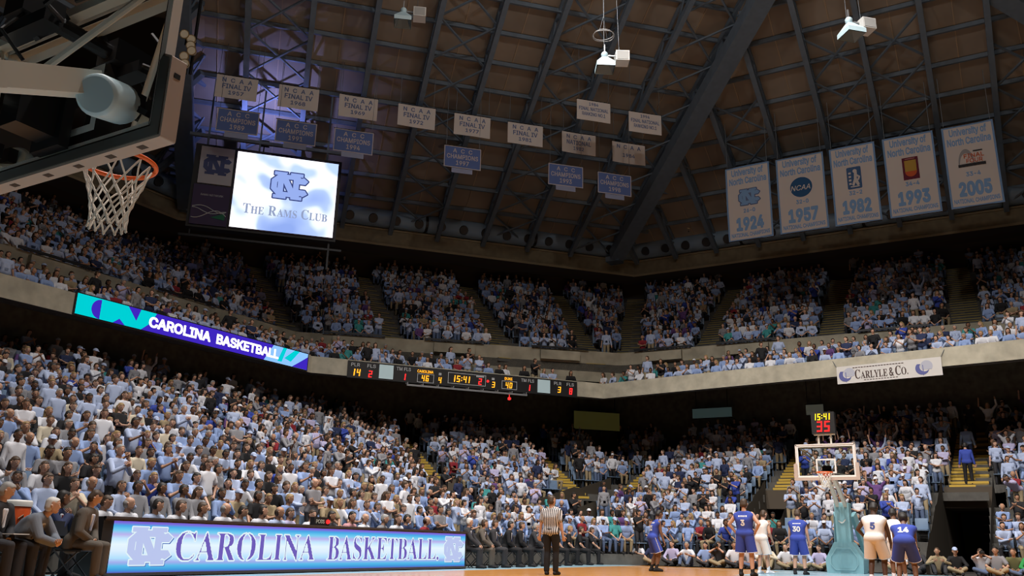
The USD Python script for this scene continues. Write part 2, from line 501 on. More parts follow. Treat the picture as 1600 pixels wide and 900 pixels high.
# low parapets that jut out of the box wall, each with its dark rail
jut = [(0, .62), (0, .80), (1, .17), (1, .47), (1, .80), (2, .09), (2, .26), (2, .52), (2, .74)]
for s, u in jut:
    e = UW[s + 1] - UW[s]
    L = np.linalg.norm(e)
    e = e / L
    nrm = A3(-e[1], e[0]) if (A3(-e[1], e[0]) @ (C0 - UW[s])) > 0 else -A3(-e[1], e[0])
    c = UW[s] + e * L * u + nrm * 0.12
    part(bal, 'parapet', MB().frame((*c, 10.62), (*e, 0), (*nrm, 0), (0, 0, 1), 2.2, 0.26, 0.5), concrete)
    part(bal, 'parapet_rail', MB().beam((*(c - e * 1.6), 11.06), (*(c + e * 1.6), 11.06), 0.06, 0.10), black_metal)
# walls behind everything
wl = mat('hall_wall', (0.07, 0.062, 0.055), 0.9)
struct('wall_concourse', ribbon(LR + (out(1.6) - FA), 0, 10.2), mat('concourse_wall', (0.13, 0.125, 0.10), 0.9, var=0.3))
ring_out = [C0 + A3(math.cos(a), math.sin(a)) * 47.5 for a in np.arange(8) * PI / 4 + PI / 8]
struct('wall_outer', ribbon(ring_out, -0.3, 30, closed=True), wl)
struct('wall_rear', ribbon(UR + (out(0.6) - FA), 15, 21.5), wl)
green = mat('green_light_panel', (0.03, 0.16, 0.05), 0.6)
# lit recesses and signs under the balcony
for (x, y, z, w, h, c, nm, lab) in ((39.6, 25.6, 7.5, 1.6, .8, (0.03, 0.20, 0.06), 'concourse_sign', 'dark green sign under the balcony left of the scoreboard'), (47.6, 16.9, 8.1, 3.0, 1.1, (0.13, 0.12, 0.03), 'concourse_sign', 'olive panel under the balcony by the right end of the scoreboard'),
                                (47.5, 9.4, 8.2, 2.3, .55, (0.12, 0.2, 0.2), 'concourse_sign', 'grey green sign under the balcony right of the corner'), (47.0, 3.6, 8.0, .9, .55, (0.25, 0.27, 0.22), 'concourse_sign', 'pale grey sign under the balcony above the far basket')):
    d = A3(x, y) - C0
    a = math.atan2(d[1], d[0])
    a = round(a / (PI / 4)) * PI / 4
    t = thing(nm, lab, 'sign', (x - .25 * math.cos(a), y - .25 * math.sin(a), z), a)
    part(t, 'panel', MB().box(-.03, .03, -w / 2, w / 2, -h / 2, h / 2), mat('sign_%d' % int(x * 10), c, 0.6, emit=0.12))
    part(t, 'sign_rim', MB().box(-.05, .05, -w / 2 - .05, w / 2 + .05, h / 2, h / 2 + .05).box(-.05, .05, -w / 2 - .05, w / 2 + .05, -h / 2 - .05, -h / 2), black_metal)
    for s in (-1, 1):
        part(t, 'hanger', MB().beam((0, s * w * .4, h / 2), (0, s * w * .4, 9.6 - z), .04), black_metal)

# ------------------------------------------------------------------ roof
AP, RZ, SL = 35.7, 20.0, 0.42
T8 = math.tan(PI / 8)
CB, CA = C0 + A3(AP, AP * T8), C0 + A3(AP * T8, AP)          # corners B (right) and A (left) of the corner side
W0 = AP * T8                                                 # half a side
s2 = 2 ** -.5


def strip_pt(u, t, drop=0.0):
    """corner strip of the roof: u along the eave from B to A (0..2*W0), t metres inwards"""
    e = (CA - CB) / (2 * W0)
    p = CB + e * u - A3(s2, s2) * t
    return A3(*p, RZ + SL * t - drop)


SE = 0.50


def end_pt(y, t, drop=0.0):
    return A3(C0[0] + AP - t, y, RZ + SE * t - drop)


def side_pt(x, t, drop=0.0):
    return A3(x, C0[1] + AP - t, RZ + SE * t - drop)


TMAX = 22.0
ceil = sxf('ceiling', 'brown roof deck on blue grey steel trusses')
NPUR = 13
bay, pur = 2 * W0 / 10, TMAX / NPUR
U0 = 1.92                                    # the right girder of the corner strip stands this far along the eave
RIBU = [U0 + bay * i for i in range(10)]     # girder, eight ribs, girder
RIBY = [1.3 + 2.7 * k for k in range(-7, 6)]
ylo, yhi = (lambda t: -(W0 + 4.5) + t), (lambda t: min(W0, W0 + 2.7 - t))
rest = MB()
seams = MB()


def seen(P):
    q = project(P)[0]
    return q[2] > 0 and -60 < q[0] < 1660 and -60 < q[1] < 470


def deck(pts, k):
    """one deck panel between purlins: a shallow tray with a raised joint at its middle"""
    a, b, c, d = pts
    n = np.cross(b - a, d - a)
    n /= np.linalg.norm(n)
    n = n if n[2] < 0 else -n
    g = 0.06
    m = (a + b + c + d) / 4
    q = [m + (x - m) * 0.985 for x in pts]
    mb = MB()
    mb.quad(*q)
    up = [x - n * 0.10 for x in q]
    for i in range(4):
        mb.quad(q[i], q[(i + 1) % 4], up[(i + 1) % 4], up[i])
    if seen(m):
        part(ceil, 'deck_panel', mb, deck_mats[k % 3])
    else:
        rest.mesh(mb)
    for f in (0.5,):
        seams.beam(lerp(a, b, f) + n * 0.02, lerp(d, c, f) + n * 0.02, 0.05, 0.04)


kk = 0
US = [0.0] + RIBU + [2 * W0]
for ua, ub in zip(US[:-1], US[1:]):
    for j in range(NPUR):
        kk += R.choice((1, 2, 4))
        deck([strip_pt(ua, j * pur), strip_pt(ub, j * pur), strip_pt(ub, (j + 1) * pur), strip_pt(ua, (j + 1) * pur)], kk)
YS = [-W0 - 4.5] + [y for y in RIBY if -W0 - 4 < y < W0 - .5] + [W0]
for j in range(NPUR):
    # the end and side triangles narrow inwards between the girders
    t0, t1 = j * pur, (j + 1) * pur
    for ya, yb in zip(YS[:-1], YS[1:]):
        a0, b0 = np.clip((ya, yb), ylo(t0), yhi(t0))
        a1, b1 = np.clip((ya, yb), ylo(t1), yhi(t1))
        if b0 - a0 < 0.05 or yhi(t1) - ylo(t1) < .2:
            continue
        kk += R.choice((1, 2, 4))
        if b1 - a1 < 0.05:
            a1, b1 = a1 - 0.03, b1 + 0.03
        deck([end_pt(a0, t0), end_pt(b0, t0), end_pt(b1, t1), end_pt(a1, t1)], kk)
        deck([side_pt(C0[0] + a0, t0), side_pt(C0[0] + b0, t0), side_pt(C0[0] + b1, t1), side_pt(C0[0] + a1, t1)], kk)
# backing above the trays, the unseen other half and the middle square
back = MB()
ztop = RZ + SL * TMAX
for sx in (1, -1):
    for sy in (1, -1):
        fl2 = lambda P: A3(C0[0] + sx * (P[0] - C0[0]), sy * P[1], P[2] + 0.12)
        back.quad(fl2(strip_pt(0, 0)), fl2(strip_pt(2 * W0, 0)), fl2(strip_pt(2 * W0, TMAX)), fl2(strip_pt(0, TMAX)))
        back.quad(fl2(strip_pt(0, 0)), fl2(end_pt(W0, 0)), fl2(end_pt(0, 17)), fl2(strip_pt(0, 24.0)))
        back.add([fl2(end_pt(W0, 0)), fl2(end_pt(0, 0)), fl2(end_pt(0, W0))], [[0, 1, 2]])
        back.add([fl2(side_pt(C0[0] + W0, 0)), fl2(side_pt(C0[0], 0)), fl2(side_pt(C0[0], W0))], [[0, 1, 2]])
back.box(C0[0] - 26, C0[0] + 26, -26, 26, ztop + 0.3, ztop + 0.6)
part(ceil, 'roof_backing', back, mat('roof_backing', (0.11, 0.08, 0.055), 0.9))
part(ceil, 'roof_deck_rest', rest, deck_mats[1], kind='stuff')
part(ceil, 'deck_joints', seams, seam_mat, kind='stuff')
eave = MB()
ring_in = [C0 + A3(math.cos(a), math.sin(a)) * (AP - 0.1) / math.cos(PI / 8) for a in np.arange(8) * PI / 4 + PI / 8]
eave = ribbon(ring_in, 20.4, 21.6, ring_out, closed=True)
part(ceil, 'eave_soffit', eave, wl)


def truss(top, bot, nweb, wt, wb, ww, name, kind=None):
    """a planar truss between two chords given as end points"""
    x = numbered(ceil, name)
    UsdGeom.Xform.Define(stage, x)
    (a, b), (c, d) = top, bot
    part(x, 'top_chord', MB().beam(a, b, wt), steel_blue)
    part(x, 'bottom_chord', MB().beam(c, d, wb, wb * 1.15), steel_blue)
    web = MB()
    for k in range(nweb):
        f0, f1, f2 = k / nweb, (k + .5) / nweb, (k + 1) / nweb
        web.beam(lerp(a, b, f0), lerp(c, d, f1), ww)
        web.beam(lerp(c, d, f1), lerp(a, b, f2), ww)
    part(x, 'web', web, steel_blue)


DR = 1.15
for u in RIBU[1:-1]:
    truss((strip_pt(u, 0.1, .15), strip_pt(u, TMAX, .15)), (strip_pt(u, 0.1, DR), strip_pt(u, TMAX, DR)), 9, 0.14, 0.26, 0.09, 'roof_rib')
for y in RIBY:
    L = min(y + W0 + 4.5, W0 + 2.7 - y, TMAX)
    if L > 2 and abs(y) < W0 + 4:
        truss((end_pt(y, 0.1, .15), end_pt(y, L, .15)), (end_pt(y, 0.1, DR), end_pt(y, L, DR)), max(2, int(L / 2.4)), 0.14, 0.26, 0.09, 'roof_rib')
        x = C0[0] + y
        truss((side_pt(x, 0.1, .15), side_pt(x, L, .15)), (side_pt(x, 0.1, DR), side_pt(x, L, DR)), max(2, int(L / 2.4)), 0.14, 0.26, 0.09, 'roof_rib')
for j in range(1, NPUR + 1):
    t = j * pur
    part(ceil, 'purlin', MB().beam(strip_pt(0, t, .16), strip_pt(2 * W0, t, .16), 0.13, 0.22), steel_blue)
    if yhi(t) - ylo(t) > 0.6:
        part(ceil, 'purlin', MB().beam(end_pt(ylo(t), t, .16), end_pt(yhi(t), t, .16), 0.13, 0.22), steel_blue)
        part(ceil, 'purlin', MB().beam(side_pt(C0[0] + ylo(t), t, .16), side_pt(C0[0] + yhi(t), t, .16), 0.13, 0.22), steel_blue)
# crossed braces between some ribs
for i in (0, 2, 4, 7):
    for j in range(0, 9):
        t0, t1 = j * 2.4, (j + 1) * 2.4
        part(ceil, 'brace', MB().beam(strip_pt(RIBU[i], t0, .75), strip_pt(RIBU[i + 1], t1, .75), 0.09).beam(strip_pt(RIBU[i + 1], t0, .8), strip_pt(RIBU[i], t1, .8), 0.09), steel_blue)
for i in (3, 5, 6, 8):
    ya, yb = RIBY[i], RIBY[i + 1]
    for j in range(0, 5):
        t0, t1 = j * 2.4, (j + 1) * 2.4
        if ya > ylo(t1) and yb < yhi(t1):
            part(ceil, 'brace', MB().beam(end_pt(ya, t0, .75), end_pt(yb, t1, .75), 0.09).beam(end_pt(yb, t0, .8), end_pt(ya, t1, .8), 0.09), steel_blue)
# the great girders at the edges of the corner strips
for u, (sx, sy) in ((U0, (1, 1)), (RIBU[-1], (1, 1)), (0.0, (1, -1))):
    fl3 = lambda P: A3(P[0], sy * P[1] - (4.5 if sy < 0 else 0), P[2])
    g = numbered(ceil, 'roof_girder')
    UsdGeom.Xform.Define(stage, g)
    a, b = fl3(strip_pt(u, 0.9, .3)), fl3(strip_pt(u, TMAX + 8, .3))
    c, d = fl3(strip_pt(u, 0.9, 1.43)), fl3(strip_pt(u, TMAX + 8, 2.4))
    part(g, 'top_chord', MB().beam(a, b, 0.3, 0.3), steel_blue)
    part(g, 'bottom_chord', MB().beam(c, d, 0.95, 0.7), steel_blue)
    w = MB()
    for k in range(9):
        w.beam(lerp(c, d, k / 9), lerp(a, b, (k + .55) / 9), 0.2)
        w.beam(lerp(c, d, (k + 1) / 9), lerp(a, b, (k + .55) / 9), 0.14)
    part(g, 'web', w, steel_blue)
    part(g, 'foot', MB().beam(c + A3(s2, s2 * sy, 0) * .35 - A3(0, 0, .05), c + A3(s2, s2 * sy, 0) * .35 - A3(0, 0, .38), 0.9), steel_blue)

# --- ring beam with the air duct on it
ringB = np.array([(-4, 34.9), (29.0, 34.75), (50.3, 15.2), (50.3, -14)], float)
dB = np.array([(0, 1), (.4, .9), (.9, .4), (1, 0)], float)
rb = sxf('ring_beam', 'concrete ring beam under the edge of the roof')
part(rb, 'beam_face', ribbon(ringB, 18.15, 19.15, ringB - dB * .05), beam_conc)
part(rb, 'beam_ledge', ribbon(ringB - dB * .12, 19.05, 19.17).mesh(ribbon(ringB - dB * .12, 19.05, 19.05, ringB)).mesh(ribbon(ringB - dB * .12, 19.17, 19.17, ringB + dB * .4)), mat('ring_beam_edge', (0.24, 0.19, 0.11), 0.8))
part(rb, 'beam_lip', ribbon(ringB - dB * .12, 18.05, 18.2), mat('ring_beam_edge', (0, 0, 0)))
part(rb, 'beam_underside', ribbon(ringB, 18.1, 18.1, ringB + dB * 2.2).mesh(ribbon(ringB + dB * 2.2, 18.1, 21.2)), wl)
part(rb, 'duct_shelf', ribbon(ringB + dB * .3, 19.17, 20.6), dark_conc)
DZ, DRAD = 19.74, 0.56
dl = ringB - dB * .30
for s in range(3):
    e = dl[s + 1] - dl[s]
    L = np.linalg.norm(e)
    e = e / L
    nrm = A3(-e[1], e[0]) if A3(-e[1], e[0]) @ (C0 - dl[s]) > 0 else -A3(-e[1], e[0])
    nsec = max(2, round(L / 8.0))
    lo = 0.3 if s else 0.0
    dt = thing('air_duct', ['pale blue round air duct along the left roof edge, behind the net', 'pale blue round air duct on the ring beam below the hanging banners', 'pale blue round air duct behind the tall championship banners'][s], 'air duct', (0, 0, 0), 0, None, 'structure')
    for k in range(nsec):
        a, b = dl[s] + e * (L * k / nsec + .09), dl[s] + e * (L * (k + 1) / nsec - .09)
        part(dt, 'duct_section', MB().tube([(*a, DZ), (*(a + e * .1), DZ), (*(b - e * .1), DZ), (*b, DZ)], [DRAD * .93, DRAD, DRAD, DRAD * .93], 20), duct_mat, True)
    part(dt, 'duct_core', MB().tube([(*dl[s], DZ), (*dl[s + 1], DZ)], DRAD * .86, 16), black)
    n = int(L / 1.45)
    for k in range(n):
        c = dl[s] + e * (1.0 + (L - 1.6) * k / n)
        dr = A3(*(nrm * .90), -.43)
        o_ = A3(*c, DZ) + dr * DRAD
        part(dt, 'nozzle', MB().tube([o_ - dr * .06, o_ + dr * .07], [.30, .27], 14, cap=False).tube([o_ - dr * .02, o_ + dr * .02], .26, 14), black, False)
if CA is not None:
    cor = MB().lathe([(0.02, -.56), (.5, -.5), (.62, 0), (.5, .5), (.02, .56)], 16, (*dl[2], DZ))
    part(dt, 'duct_elbow', cor, duct_mat, True)

# ------------------------------------------------------------------ flat things that face the viewer: local x right, y away, z up
def face(mb, depth_y=0.0, x=0.0, z=0.0):
    return place(mb, (x, depth_y, z), (1, 0, 0), (0, 0, 1), (0, -1, 0))


def su_pt(dd, u, z):
    p = C0 + A3(s2, s2) * dd + A3(-s2, s2) * u
    return (p[0], p[1], z)


def cloth(w, h, sag=0.03, seed=0, thick=0.012, n=9):
    """hanging cloth, x -w/2..w/2, z -h..0, gently waved; returns front and back as one closed sheet"""
    xs, zs = np.linspace(-w / 2, w / 2, n), np.linspace(-h, 0, n)
    X, Z = np.meshgrid(xs, zs, indexing='ij')
    P = np.stack([X * .9, np.full_like(X, seed), Z * .5], -1)
    D = (meshkit.noise(P, seed) - .5) * 2 * sag * (1 - Z / -h * 0 + 0) * (0.3 + 0.7 * (-Z / h))
    f0 = np.stack([X, D - thick / 2, Z], -1).reshape(-1, 3)
    f1 = np.stack([X, D + thick / 2, Z], -1).reshape(-1, 3)
    I = np.arange(n * n).reshape(n, n)
    q = np.stack([I[:-1, :-1], I[1:, :-1], I[1:, 1:], I[:-1, 1:]], -1).reshape(-1, 4)
    mb = MB().add(f0, q).add(f1, q[:, ::-1])
    edge = np.concatenate([I[:, 0], I[-1, 1:], I[-2::-1, -1], I[0, -2:0:-1]])
    m = len(edge)
    mb.add(np.vstack([f0[edge], f1[edge]]), [[k, (k + 1) % m, m + (k + 1) % m, m + k] for k in range(m)])

    def depth(x, z):
        p = np.stack([x * .9, np.full_like(x, seed), z * .5], -1)
        return (meshkit.noise(p, seed) - .5) * 2 * sag * (0.3 + 0.7 * (-z / h)) - thick / 2
    return mb, depth


def print_on(shape, depth_fn, lift=0.006):
    mb = extrude(shape.segmentize(0.25) if hasattr(shape, 'segmentize') else shape, 0.004)
    v, f = mb.arrays()
    if len(f) < 3000:
        v, f = trimesh.remesh.subdivide_to_size(v, f, 0.3)
    x, z, d = v[:, 0], v[:, 1], v[:, 2]
    return np.stack([x, depth_fn(x, z) - lift - d, z], 1), f


cloth_white = mat('banner_white', (0.62, 0.57, 0.54), 0.9)
ink_navy = mat('banner_navy_print', (0.12, 0.16, 0.30), 0.9)
cloth_blue = mat('banner_royal_blue', (0.10, 0.16, 0.40), 0.9)
ink_pale = mat('banner_pale_print', (0.50, 0.46, 0.47), 0.9)
pennant_mat = mat('banner_pennant', (0.30, 0.34, 0.50), 0.9)
carolina = mat('carolina_blue_print', (0.20, 0.36, 0.62), 0.9)
carolina_cloth = mat('carolina_blue_cloth', (0.17, 0.31, 0.55), 0.9)
cord = mat('hanging_wire', (0.16, 0.18, 0.2), 0.5, 0.4)


def roof_z(p):
    d = A3(p[0], p[1]) - C0
    dd = (d[0] + d[1]) * s2
    return RZ + min(SL * (AP - dd), SE * (AP - d[0]) if d[0] > d[1] * 2.4 else 99)


def ctext(text, h, cx, z, bold=1, width=None, **k):
    s = text_shape(text, h, bold=bold, **k)
    b = s.bounds
    if width:
        s = affinity.scale(s, width / (b[2] - b[0]), 1, origin=(0, 0))
        b = s.bounds
    return affinity.translate(s, cx - (b[0] + b[2]) / 2, z)


def small_banner(kind, dd, u, ztop, lines, label, seed, K=1.0):
    p = su_pt(dd, u, ztop)
    t = thing('championship_banner', label, 'banner', p, -PI / 4, 'championship banners hung from the roof')
    W, H = 1.95 * K, 1.22 * K
    lines = [(a_, b_ * K, c_ * K, d_ * K) for a_, b_, c_, d_ in lines]
    mb, df = cloth(W, H, 0.05, seed)
    part(t, 'cloth', mb, cloth_white if kind == 'w' else cloth_blue, True)
    ink = ink_navy if kind == 'w' else ink_pale
    shp = []
    for txt, h, z, w in lines:
        if ' ' * 2 in txt:
            ch = txt.split()
            for i, c in enumerate(ch):
                shp.append(ctext(c, h, (i - (len(ch) - 1) / 2) * w / len(ch) * 1.12, z, px=40))
        else:
            shp.append(ctext(txt, h, 0, z, width=w, px=40))
    part(t, 'lettering', print_on(union_all(shp), df), ink)
    part(t, 'top_rod', MB().tube([(-W / 2 - .04, 0, 0.01), (W / 2 + .04, 0, .01)], 0.022, 6), black_metal)
    if kind == 'b':
        bw = 0.045
        br = sbox(-W / 2, -H, W / 2, 0).difference(sbox(-W / 2 + bw, -H + bw, W / 2 - bw, -bw))
        part(t, 'border', print_on(br, df), ink_pale)
        mb2, df2 = cloth(1.1, 0.26, 0.02, seed + 3, n=4)
        v, f = mb2.arrays()
        part(t, 'pennant', (v + A3(0, 0, -H), f), pennant_mat, True)
    zr = roof_z(p) - .2
    for x in (-W * .45, W * .45):
        part(t, 'wire', MB().tube([(x, 0, 0), (x, 0, max(0.3, zr - ztop))], 0.012, 5), cord)
    return t


FF = lambda y: [('N  C  A  A', .22, -.36, 1.45), ('FINAL IV', .24, -.70, 1.35), (y, .2, -1.02, .72)]
white = [(11.1, '1957', 'first from the left'), (8.13, '1968', 'second from the left'), (5.17, '1969', 'third from the left'), (2.17, '1972', 'fourth from the left, lined up with the ball screen edge'), (-.79, '1977', 'fifth from the left'), (-3.70, '1981', 'sixth from the left')]
for i, (u, y, w) in enumerate(white):
    small_banner('w', 25.2, u, 22.45 - .035 * i, FF(y), f'white cloth banner reading NCAA FINAL IV {y}, {w.split(",")[0]} in its row', 20 + i)
small_banner('w', 25.2, -6.73, 22.2, [('N  C  A  A', .22, -.36, 1.45), ('NATIONAL', .24, -.70, 1.4), ('1982', .2, -1.02, .6)], 'white cloth banner above the blue banner that reads 1993', 31)
small_banner('w', 25.2, -9.65, 22.05, [('N  C  A  A', .22, -.36, 1.45), ('1984', .2, -.85, .72)], 'white cloth banner close to the girder, lowest of the two there', 32)
for u, z, w, sd in ((-6.37, 22.42, 'left', 33), (-9.2, 22.2, 'right', 34)):
    small_banner('w', 22.0, u, z, [('1984' if w == 'left' else '1994', .17, -.3, .55), ('FINAL NATIONAL', .2, -.62, 1.7), ('RANKING NO.1', .2, -.93, 1.35)], f'white cloth banner reading FINAL NATIONAL RANKING, the {w} one of the upper pair', sd, .925)
ACC = lambda y: [('A  C  C', .22, -.36, 1.1), ('CHAMPIONS', .24, -.70, 1.65), (y, .24, -1.05, .68)]
for u, z, y, w, sd in ((10.85, 20.65, '1989', 'over the left part of the video screen', 41), (8.08, 20.5, '1991', 'over the middle of the video screen', 42), (5.26, 20.45, '1994', 'right of the video screen top corner', 43),
                       (-.34, 20.4, '1997', 'alone below the fifth white banner', 44), (-5.99, 20.2, '1993', 'beside the girder, left of the two', 45), (-8.79, 20.1, '1998', 'beside the girder, right of the two', 46)):
    small_banner('b', 25.2, u, z, ACC(y), f'blue ACC CHAMPIONS {y} banner with pale pennant, {w}', sd)


# --- five tall banners
def record_logo(k):
    """list of (shape, material) for the emblem, centred in a box about 1.0 wide"""
    if k == 0:
        lg = affinity.scale(NC, .50, .50, origin=(0, 0))
        return [(lg.buffer(.05), ink_navy, 'emblem_outline'), (lg, carolina, 'emblem')]
    if k == 1:
        disc = Point(0, 0).buffer(.55, 24)
        return [(disc, mat('emblem_deep_blue', (0.02, 0.09, 0.22), .9), 'emblem_disc'), (affinity.skew(ctext('NCAA', .27, 0, -.17, 1, .98), 12, 0, origin=(0, 0)), cloth_white, 'emblem_letters')]
    if k == 2:
        plate = sbox(-.27, -.52, .27, .52).buffer(.07)
        fig = union_all([Point(.05, .36).buffer(.1), LineString([(.08, .28), (.05, -.05), (.16, -.36)]).buffer(.07), LineString([(.05, -.05), (-.06, -.36)]).buffer(.06), LineString([(.06, .18), (.24, .02), (.18, -.12)]).buffer(.045), sbox(-.2, -.5, .22, -.44)] +
                        [sbox(-.26, z, -.14, z + .10) for z in (.22, .03, -.16, -.35)])
        return [(plate, mat('emblem_steel_blue', (0.05, 0.12, 0.27), .9), 'emblem_plate'), (fig, cloth_white, 'emblem_figure')]
    if k == 3:
        plate = sbox(-.36, -.58, .36, .58)
        return [(plate, mat('emblem_maroon', (0.13, 0.015, 0.035), .9), 'emblem_plate'), (sbox(-.26, -.16, .26, .42), mat('emblem_gold', (0.45, 0.28, 0.05), .9), 'emblem_panel'),
                (union_all([Point(0, -.18).buffer(.26).intersection(sbox(-.3, -.5, .3, -.16))]), mat('emblem_orange', (0.55, 0.10, 0.03), .9), 'emblem_bowl'), (sbox(-.22, .46, .22, .52), mat('emblem_rose', (.4, .15, .15), .9), 'emblem_bar')]
    arch = Point(0, -.35).buffer(.55, 20).difference(Point(0, -.42).buffer(.47, 20)).intersection(sbox(-.6, -.35, .6, .6))
    arch = affinity.translate(affinity.scale(arch, .62, 1.45, origin=(0, -.35)), -.22, .05)
    return [(arch, mat('emblem_grey', (0.3, 0.3, 0.32), .9), 'emblem_arch'), (union_all([ctext('FINAL', .2, .12, .02, 1, .85), ctext('FOUR', .2, .12, -.24, 1, .68)]), mat('emblem_orange', (0.55, 0.10, 0.03), .9), 'emblem_letters'),
            (union_all([sbox(-.58, -.42, .58, -.28), sbox(.1, .30, .5, .36)]), mat('emblem_black', (0.03, 0.03, 0.035), .9), 'emblem_bar')]


ys = [(7.91, 5.23), (4.84, 2.10), (1.76, -.72), (-1.14, -3.75), (-4.18, -6.7)]
for k, (yr, rec) in enumerate((('1924', '26-0'), ('1957', '32-0'), ('1982', '32-2'), ('1993', '34-4'), ('2005', '33-4'))):
    S_ = .8775
    ya, yb = [-4.886 + (y + 4.886) * S_ for y in ys[k]]
    W, H, zt = ya - yb, 4.23, 20.5
    t = thing('tall_banner', f'tall white championship banner with blue edges, {["interlocked letters emblem", "round navy emblem", "narrow blue plate emblem", "maroon and gold emblem", "orange lettered arch emblem"][k]}, year {yr}', 'banner', (C0[0] + 27, (ya + yb) / 2, zt), -PI / 2, 'five tall championship banners')
    mb, df = cloth(W, H, 0.07, 60 + k, n=11)
    part(t, 'cloth', mb, cloth_white, True)
    e = .085
    part(t, 'border', print_on(sbox(-W / 2, -H, W / 2, 0).difference(sbox(-W / 2 + e, -H + e, W / 2 - e, -e)), df), carolina_cloth)
    part(t, 'lettering', print_on(ctext('University of', .34, 0, -.52, 3, W * .72), df), carolina)
    part(t, 'lettering', print_on(ctext('North Carolina', .34, 0, -1.02, 3, W * .84), df), carolina)
    for j, (sh, m_, nm) in enumerate(record_logo(k)):
        part(t, nm, print_on(affinity.translate(sh, 0, -1.78 if k else -1.82), df, 0.006 + .012 * j), m_)
    part(t, 'record', print_on(ctext(rec, .2, 0, -2.68, 3, .62), df), carolina)
    part(t, 'year', print_on(ctext(yr, .62, 0, -3.62, 5, W * .62), df), carolina)
    part(t, 'caption', print_on(ctext('NATIONAL CHAMPIONS', .2, 0, -4.0, 3, W * .86), df), carolina)
    part(t, 'top_rod', MB().tube([(-W / 2 - .06, 0, .01), (W / 2 + .06, 0, .01)], .03, 6), black_metal)
    part(t, 'bottom_rod', MB().tube([(-W / 2, 0, -H), (W / 2, 0, -H)], .025, 6), black_metal)
    zr = RZ + SE * (AP - 27) - DR
    for x in (-W * .45, W * .45):
        part(t, 'wire', MB().tube([(x, 0, 0), (x, 0, zr - zt)], .015, 5), cord)

# ------------------------------------------------------------------ video screen with its side panel
def scr(dd=27.0):
    u0, u1 = 10.79, 5.80
    W, H = u0 - u1, 4.05
    t = thing('video_screen', 'bright video screen showing The Rams Club, hung under the blue banners', 'screen', su_pt(dd, u0, 15.25), -PI / 4)
    part(t, 'housing', MB().box(-2.0, W + .16, .02, .55, -.18, H + .16), black)
    pic = glow_ramp('screen_picture', None, None, 1, [(0.30, (0.26, 0.38, 0.80)), (0.42, (0.44, 0.58, 0.95)), (0.47, (0.82, 0.92, 1.0)), (0.53, (1.0, 1.0, 1.0)), (0.60, (1.0, 1.0, 1.0)), (0.68, (0.50, 0.66, 1.0))], 1.15, noise=0.55)
    part(t, 'picture', MB().box(0, W, -.02, .02, 0, H), pic)
    lg = affinity.translate(affinity.scale(NC, .82, .82, origin=(0, 0)), W * .52, H * .62)
    part(t, 'logo_edge', face(extrude(lg.buffer(.06).difference(lg), .01), -.022), glow('screen_navy', (0.05, 0.07, 0.22), 1.0))
    part(t, 'logo', face(extrude(lg, .012), -.022), glow('screen_logo_blue', (0.32, 0.44, 0.88), 1.0))
    sh = []
    x = W * .12
    for w_, big in (('THE', 1), ('RAMS', 1), ('CLUB', 1)):
        a = text_shape(w_[0], .52, font='NotoSansMath')
        a = affinity.translate(a, x, H * .20)
        b = affinity.translate(text_shape(w_[1:], .40, font='NotoSansMath'), a.bounds[2] + .04, H * .20)
        sh += [a, b]
        x = b.bounds[2] + .26
    tx = union_all(sh)
    tx = fit(tx, W * .11, H * .20, W * .93, H * .33)
    part(t, 'lettering', face(extrude(tx, .01), -.022), glow('screen_grey_blue', (0.30, 0.36, 0.55), 1.0))
    part(t, 'rim', MB().box(-.05, 0, -.04, .1, -.05, H + .05).box(W, W + .05, -.04, .1, -.05, H + .05).box(-.05, W + .05, -.04, .1, -.05, 0).box(-.05, W + .05, -.04, .1, H, H + .05), mat('screen_rim', (0.05, 0.03, 0.07), .5))
    # advertising panel at its left
    part(t, 'side_panel', MB().box(-1.72, -.14, -.06, .02, H * .52, H + .02), mat('panel_grey', (0.42, 0.42, 0.46), .8))
    lg2 = affinity.translate(affinity.scale(NC, .60, .60, origin=(0, 0)), -.93, H * .77)
    part(t, 'side_logo', face(extrude(lg2, .01), -.065), mat('panel_logo_blue', (0.06, 0.08, 0.19), .8))
    part(t, 'lower_panel', MB().box(-1.85, -.12, -.06, .02, -.05, H * .5), mat('panel_purple', (0.045, 0.03, 0.085), .7))
    cv = MB()
    for k, (a, b, c) in enumerate(((.9, .55, .95), (.65, 1.0, .6), (.5, .72, .42))):
        xs = np.linspace(-1.8, -.2, 14)
        f = (xs + 1.8) / 1.6
        cv.tube(np.stack([xs, np.full(14, -.075), a * (1 - f) ** 2 + 2 * b * f * (1 - f) + c * f ** 2 - .05 + .22 * np.sin(f * 5 + k * 2)], 1), .022, 5)
    part(t, 'swoosh_lines', cv, mat('panel_line', (0.45, 0.48, 0.5), .8))
    part(t, 'green_wedge', face(extrude(Polygon([(-.9, .35), (-.25, .62), (-.25, .25)]), .01), -.065), mat('panel_green', (0.02, 0.16, 0.09), .8))
    part(t, 'small_lettering', face(extrude(ctext('RAMS NETWORK', .1, -.95, 1.45, 0, 1.05, px=40), .01), -.065), mat('panel_line', (0, 0, 0)))
    for x in (-1.5, 1.0, W - .6):
        part(t, 'hanger', MB().beam((x, .3, H + .1), (x, .3, 24 - 15.25), .09), steel_blue)
    part(t, 'cross_bar', MB().beam((-2.4, .3, H + .75), (W + .6, .3, H + .75), .16), steel_blue)
    part(t, 'foot_bar', MB().beam((-2.3, .25, -.55), (W + .5, .25, -.55), .10).beam((-1.8, .25, -.55), (-1.8, .25, -.1), .07).beam((W * .97, .25, -1.6), (W * .97, .25, -.1), .09), black_metal)


scr()

# ------------------------------------------------------------------ boards on the balcony front
def on_edge(a, b, s, z, off=0.0):
    t = (b - a) / np.linalg.norm(b - a)
    n = A3(-t[1], t[0])
    if n @ (C0 - a) < 0:
        n = -n
    p = a + t * s + n * off
    return (*p, z), math.atan2(t[1], t[0])


